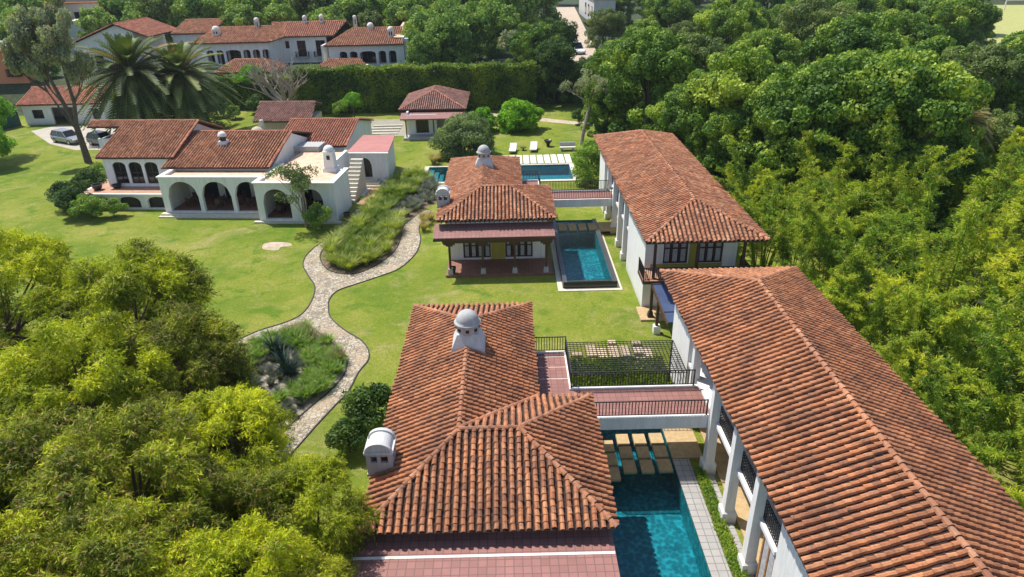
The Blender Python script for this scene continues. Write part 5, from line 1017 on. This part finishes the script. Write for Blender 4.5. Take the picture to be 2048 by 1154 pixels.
# leaning trunk
rng = random.Random(9); root = bpy.data.objects.new('leaning_tree', None); COL.objects.link(root); m = MB(); m.tube([(0,0,-.1),(.25,0,1.8),(.55,0,3.2),(1.0,0,5.4)],[.26,.22,.2,.14],9,False); ends=[]
for d in ((1,0,.7),(-.6,.2,1),(.2,.3,1),(-1,0,.6),(.6,-.3,1)): limb(m,rng,(.9,0,4.9),d,1.9,.08,2,.25,ends,3)
tr = mesh_obj('trunk', m.v, m.f, M['barkgrey']); tr.parent = root; C = np.array([tuple(e) for e in ends]); V,F = crown_mesh(np.random.default_rng(9), C, np.full(len(C),.45), 2600, .22, .4, .1); cr = arr_obj('crown', V, F, 'l_grey'); cr.parent = root
root.location = (9.3,85,0); tag(root,'leaning grey trunk with thin branches on the lawn behind the wide pool','tree')
# hill-side frangipani like bush over the hedge is part of trees above
# slim tree in front of the villa arch
rng = random.Random(12); root = bpy.data.objects.new('slim_tree', None); COL.objects.link(root); m = MB(); ends=[]
for k in range(5): a = k*1.26; limb(m,rng,(0,0,0),(math.cos(a)*.35,math.sin(a)*.3,1.2),2.6,.07,2,.18,ends,3)
tr = mesh_obj('trunk', m.v, m.f, M['barkgrey']); tr.parent = root; C = np.array([tuple(e) for e in ends]); V,F = crown_mesh(np.random.default_rng(12), C, np.full(len(C),.42), 3400, .22, .35, .1); cr = arr_obj('crown', V, F, 'l_olive'); cr.parent = root
root.location = (-18.3,57.9,0); root.scale = (1.05,1.05,1.08); tag(root,'slim sparse tree with pale stems in front of the right villa arches','tree')
# --- palms
def palm(seed):
    rng = np.random.default_rng(seed); root = bpy.data.objects.new('date_palm', None); COL.objects.link(root); H = 6.2; m = MB(); m.tube([(0,0,-.2),(0,0,2),(0,0,4),(0,0,H)],[.62,.5,.5,.6],14); tr = mesh_obj('trunk', m.v, m.f, M['bark']); tr.parent = root
    V=[]; F=[]; ra = MB(); NF = 135; NS = 22
    for k in range(NF):
        el = math.radians(86-158*((k+.5)/NF)**.85); az = k*2.39996+rng.uniform(-.2,.2); L = rng.uniform(5.3,6.5)*(.8 if el > 1.1 else 1.0); d = np.array([math.cos(az)*math.cos(el),math.sin(az)*math.cos(el),math.sin(el)]); side = np.array([-math.sin(az),math.cos(az),0])
        f = lambda t: np.array([0,0,H])+d*L*t+np.array([0,0,-(1.3+1.1*math.cos(el))*t*t])
        ra.tube([tuple(f(j/8.)) for j in range(9)],[.06*(1-.75*j/8.) for j in range(9)],3,False); o = len(V)
        for j in range(NS+1): V.append(f(.1+.9*j/NS))
        for j in range(NS):
            t = .1+.9*j/NS; fwd = f(t+.03)-f(t); fwd /= np.linalg.norm(fwd); upv = np.cross(side,fwd); upv *= (1 if upv[2] > 0 else -1); Ll = (.66*math.sin(math.pi*min(1,t*.86+.1))**.6+.1)*rng.uniform(.85,1.1)
            for sg in (1,-1):
                tip = f(t+.02)+(side*sg*.72+fwd*.6+upv*.28)*Ll; q = len(V); V.append(tip); V.append(tip+fwd*.05-side*sg*.02); F.append((o+j,o+j+1,q+1,q) if sg > 0 else (o+j+1,o+j,q,q+1))
    cr = arr_obj('fronds', np.array(V), np.array(F), 'l_palm'); cr.parent = root; st = mesh_obj('frond_stem', ra.v, ra.f, M['l_dry']); st.parent = cr; return root
PM = palm(3); place(PM,used,-49.8,94.5,.6,1.32,0,'large date palm with full round crown behind the villa','palm'); place(PM,used,-44.6,97.5,.2,1.22,1.4,'date palm half hidden right of the larger palm','palm')
# dry fronds in the bamboo
T_ = palm(4); T_.name = 'dry_palm'; 
for ch in T_.children:
    ch.data.materials.clear(); ch.data.materials.append(M['l_dry'] if ch.name.startswith('frond') else M['bark'])
T_.location = (37.86,56.99,0); T_.location = (T_.location[0],T_.location[1],4.6); T_.scale = (.5,.5,.62); tag(T_,'dry brown palm standing above the bamboo','palm')
# --- hedge
def hedge(name, x0,x1,yc,th,H,label,n,mat='l_hedge'):
    rng = np.random.default_rng(77); L = x1-x0; P = np.empty((n,3)); N = np.empty((n,3)); f = rng.random(n)
    P[:,0] = rng.random(n)*L; top = f < .33; fr = (f >= .33)&(f < .85); bk = f >= .85
    P[top,1] = rng.random(top.sum())*th; P[top,2] = H; N[top] = (0,0,1); P[fr,1] = 0; P[fr,2] = rng.random(fr.sum())*H; N[fr] = (0,-1,0); P[bk,1] = th; P[bk,2] = rng.random(bk.sum())*H; N[bk] = (0,1,0)
    P[:,1] += .25*np.sin(P[:,0]*1.3+P[:,2]*.9)+rng.normal(size=n)*.14; P[:,2] += .16*np.sin(P[:,0]*.9)+rng.normal(size=n)*.12
    D = unit(np.cross(N,rng.normal(size=(n,3)))+N*.3); W = unit(np.cross(D,N+rng.normal(size=(n,3))*.4)); Ls = rng.uniform(.25,.48,n); V,F = leaf_quads(P,D,W,Ls,Ls*.6)
    T = Thing(name,label,'hedge',(0,0,0),(x0,yc,0)); o = arr_obj('foliage', V, F, mat); o.parent = T.e; c = MB(); c.box(.2,L-.2,.25,th-.25,0,H-.25); T.part('branches', c, 'forestfloor')
hedge('clipped_hedge',-32.0,4.5,107.2,3.2,6.45,'tall clipped hedge along the back of the garden',30000)
hedge('clipped_hedge',-47.0,-32.3,112.5,2.6,4.6,'darker lower hedge behind the bare tree',9000)
# --- ornamental grasses and bed plants
def tuft(name, seed, n, h, mat, spread=.55, wid=.02, curl=.5):
    rng = np.random.default_rng(seed); a = rng.uniform(0,6.28,n); r = rng.uniform(0,.16,n); P0 = np.stack([r*np.cos(a),r*np.sin(a),np.zeros(n)],1); out = np.stack([np.cos(a),np.sin(a),np.zeros(n)],1); L = h*rng.uniform(.6,1.1,n); sp_ = spread*rng.uniform(.2,1.1,n)
    Vs=[];Fs=[];off=0; side = np.stack([-np.sin(a),np.cos(a),np.zeros(n)],1); prev = None
    for k in range(3):
        t0,t1 = k/3,(k+1)/3; f = lambda t: P0+out*(sp_*L*t**1.6)[:,None]+np.array([0,0,1.])*(L*(t-curl*.35*t**3))[:,None]; w0,w1 = wid*(1-t0*.9),wid*(1-t1*.9); A,B = f(t0),f(t1); V = np.stack([A-side*w0,A+side*w0,B+side*w1,B-side*w1],1).reshape(-1,3); Vs.append(V); Fs.append(np.arange(len(V)).reshape(-1,4)+off); off += len(V)
    return arr_obj(name, np.concatenate(Vs), np.concatenate(Fs), mat)
def in_poly(x,y,poly):
    c = False; n = len(poly)
    for i in range(n):
        (x0,y0),(x1,y1) = poly[i],poly[(i+1)%n]
        if (y0 > y) != (y1 > y) and x < (x1-x0)*(y-y0)/(y1-y0)+x0: c = not c
    return c
usedo = set()
def put(o, x, y, s, label, cat, group):
    c = o if id(o) not in usedo else o.copy()
    if id(o) in usedo: COL.objects.link(c)
    usedo.add(id(o)); c.location = (x,y,0); c.scale = (s,s,s*rnd.uniform(.85,1.15)); c.rotation_euler = (0,0,rnd.uniform(0,6.28)); tag(c,label,cat,group)
GR = [tuft('grass_clump',s,300,.95,'l_grass',.95,.032) for s in (1,2,3)]; LV = [tuft('lavender_clump',s,300,.6,'l_lav',.9,.03,.2) for s in (4,5)]; ST = tuft('straw_grass_clump',6,420,.95,'l_straw',.8,.02); AG = tuft('agave_plant',7,70,1.15,'l_agave',1.0,.085,.3); GG = [tuft('green_perennial',s,300,.7,'l_ground',.9,.036) for s in (8,9)]
DK = [tuft('dark_perennial',s,300,.95,'l_inner',.7,.036) for s in (14,15)]; PK = tuft('pink_grass_clump',16,260,.7,'l_pink',.9,.03)
def bdist(x,y,poly): return min(math.hypot(x-a,y-b) for a,b in poly)
b1 = smooth(BED1,2); b2 = smooth(BED2,2); xs = [p[0] for p in b1]; ys = [p[1] for p in b1]; cnt = 0; tries = 0; pts = []
while cnt < 190 and tries < 9000:
    tries += 1; x = rnd.uniform(min(xs),max(xs)); y = rnd.uniform(min(ys),max(ys))
    if in_poly(x,y,b1) and all((x-a)**2+(y-b)**2 > .70**2 for a,b in pts) and all(in_poly(x+dx,y+dy,b1) for dx,dy in ((.4,0),(-.75,0),(0,-.55))):
        pts.append((x,y)); cnt += 1
        if y > 59.5 and x > -11.5+(y-59)*.25: put(LV[cnt%2],x,y,rnd.uniform(.9,1.3),'grey lavender clump at the upper end of the bed between the two paths','plant','lavender clumps in the upper bed')
        elif y < 48.0: put(GG[cnt%2],x,y,rnd.uniform(.7,.95),'low green clump at the lower tip of the bed between the two paths','plant','low green clumps at the bed tip')
        elif bdist(x,y,b1) > 1.25 and rnd.random() < .85: put(DK[cnt%2],x,y,rnd.uniform(1.0,1.4),'dark green tall clump in the middle of the bed between the two paths','plant','dark clumps inside the upper bed')
        else: put(GR[cnt%3],x,y,rnd.uniform(.95,1.4),'tall yellow-green grass clump on the rim of the bed between the two paths','grass clump','tall grass clumps in the upper bed')
xs = [p[0] for p in b2]; ys = [p[1] for p in b2]; pts = []; tries = 0
while len(pts) < 130 and tries < 9000:
    tries += 1; x = rnd.uniform(min(xs),max(xs)); y = rnd.uniform(min(ys),max(ys)); d = (y-31)/8
    if not in_poly(x,y,b2) or any((x-a)**2+(y-b)**2 < .5**2 for a,b in pts) or not all(in_poly(x+dx,y+dy,b2) for dx,dy in ((.3,0),(-.3,0),(0,.35))): continue
    bd = bdist(x,y,b2); ring = bd < 2.0 and y > 31.2+rnd.uniform(-.7,.7); outer = bd < .75 and y > 35
    if outer and rnd.random() < .6: pts.append((x,y)); put(PK,x,y,rnd.uniform(.8,1.15),'pinkish flowering grass on the far rim of the round gravel bed','plant','pink grasses on the rim of the round bed')
    elif ring: pts.append((x,y)); put(GG[len(pts)%2],x,y,rnd.uniform(.8,1.25),'bushy green clump in the round gravel bed','plant','green clumps in the round bed')
    elif rnd.random() < .10: pts.append((x,y)); put(LV[0],x,y,.8,'small grey lavender in the round gravel bed','plant','lavender in the round bed')
for j,(x,y,s) in enumerate([(-14.61,36.19,1.0),(-13.84,35.13,.9),(-13.38,34.13,1.0),(-12.84,33.47,.85)]): put(AG,x,y,s,'dark spiky agave in the middle of the round gravel bed','agave','agaves in the round bed')
for (x,y,s) in [(-7.63,58.19,1.3),(-7.18,59.19,1.1),(-7.54,56.46,1.0)]: put(ST,x,y,s,'straw coloured grass clump beside the right garden path','grass clump','straw grasses by the path')
for (x,y,s) in [(-8.59,77.78,1.4),(-8.11,79.01,1.2)]: put(ST,x,y,s,'straw coloured clump at the left end of the wide pool','grass clump','straw grasses by the wide pool')
n = 17000; P = np.stack([np.random.default_rng(4).uniform(2.9,8.9,n),np.random.default_rng(5).uniform(30.9,34.5,n),np.random.default_rng(6).uniform(.01,.28,n)],1); g4 = np.random.default_rng(7); D = unit(g4.normal(size=(n,3))+np.array([0,0,.6])); W = unit(np.cross(D,g4.normal(size=(n,3)))); L_ = g4.uniform(.10,.22,n); V,F = leaf_quads(P,D,W,L_,L_*.6); o = arr_obj('ground_cover', V, F, 'l_hedge'); tag(o,'dark green ground cover under the black trellis','plants',None,'stuff')
# planter strip foliage, ground cover (uncountable)
rngn = np.random.default_rng(3); n = 9000; P = np.stack([rngn.uniform(8.38,8.86,n),rngn.uniform(12,24.85,n),rngn.uniform(.02,.28,n)],1); D = unit(rngn.normal(size=(n,3))+np.array([0,0,1.0])); W = unit(np.cross(D,rngn.normal(size=(n,3)))); L_ = rngn.uniform(.08,.18,n); V,F = leaf_quads(P,D,W,L_,L_*.4); o = arr_obj('planter_foliage', V, F, 'l_ground'); tag(o,'low green ground cover plants in the strip beside the near pool','plants',None,'stuff')
n = 40000; P = np.stack([rngn.uniform(-46,9,n),rngn.uniform(24,72,n)**1.0,np.zeros(n)+.002],1)
def far_ok(p):
    return True
keep = np.ones(n,bool)
for (x0,x1,y0,y1) in ((-5.7,3.6,0,66),(3.3,15.5,0,34),(3.3,8.1,43.8,58),(8.3,16,30,64),(-44.5,-12,56,92),(-9.8,7.8,69.5,77)): keep &= ~((P[:,0]>x0)&(P[:,0]<x1)&(P[:,1]>y0)&(P[:,1]<y1))
P = P[keep]; pp = smooth(PATH,2); polys = [b1,b2,pp]
def inside(P,poly):
    c = np.zeros(len(P),bool); q = np.array(poly)
    for i in range(len(q)):
        a,b = q[i],q[(i+1)%len(q)]; cond = ((a[1]>P[:,1])!=(b[1]>P[:,1])); xx = (b[0]-a[0])*(P[:,1]-a[1])/((b[1]-a[1]) if abs(b[1]-a[1])>1e-9 else 1e-9)+a[0]; c ^= cond&(P[:,0]<xx)
    return c
for q in polys: P = P[~inside(P,q)]
n = len(P); D = unit(rngn.normal(size=(n,3))*.7+np.array([0,0,.9])); W = unit(np.cross(D,rngn.normal(size=(n,3)))); L_ = rngn.uniform(.03,.09,n); V,F = leaf_quads(P,D,W,L_,L_*.5); o = arr_obj('grass_tufts', V, F, 'l_grass'); tag(o,'short grass tufts standing out of the lawn','grass',None,'stuff')

# ------------------------------------------------------------------ light haze
hm = bpy.data.materials.new('haze_air'); hm.use_nodes = True; hn = hm.node_tree.nodes; hn.remove(hn['Principled BSDF'])
pv = hn.new('ShaderNodeVolumePrincipled'); pv.inputs['Color'].default_value = (.80,.88,1,1); pv.inputs['Density'].default_value = .00014; pv.inputs['Anisotropy'].default_value = .2
hm.node_tree.links.new(pv.outputs[0], hn['Material Output'].inputs['Volume']); M['haze'] = hm
mb = MB(); mb.box(-1510,1510,-410,2510,-1,26); o = mesh_obj('haze', mb.v, mb.f, hm); o['kind'] = 'stuff'
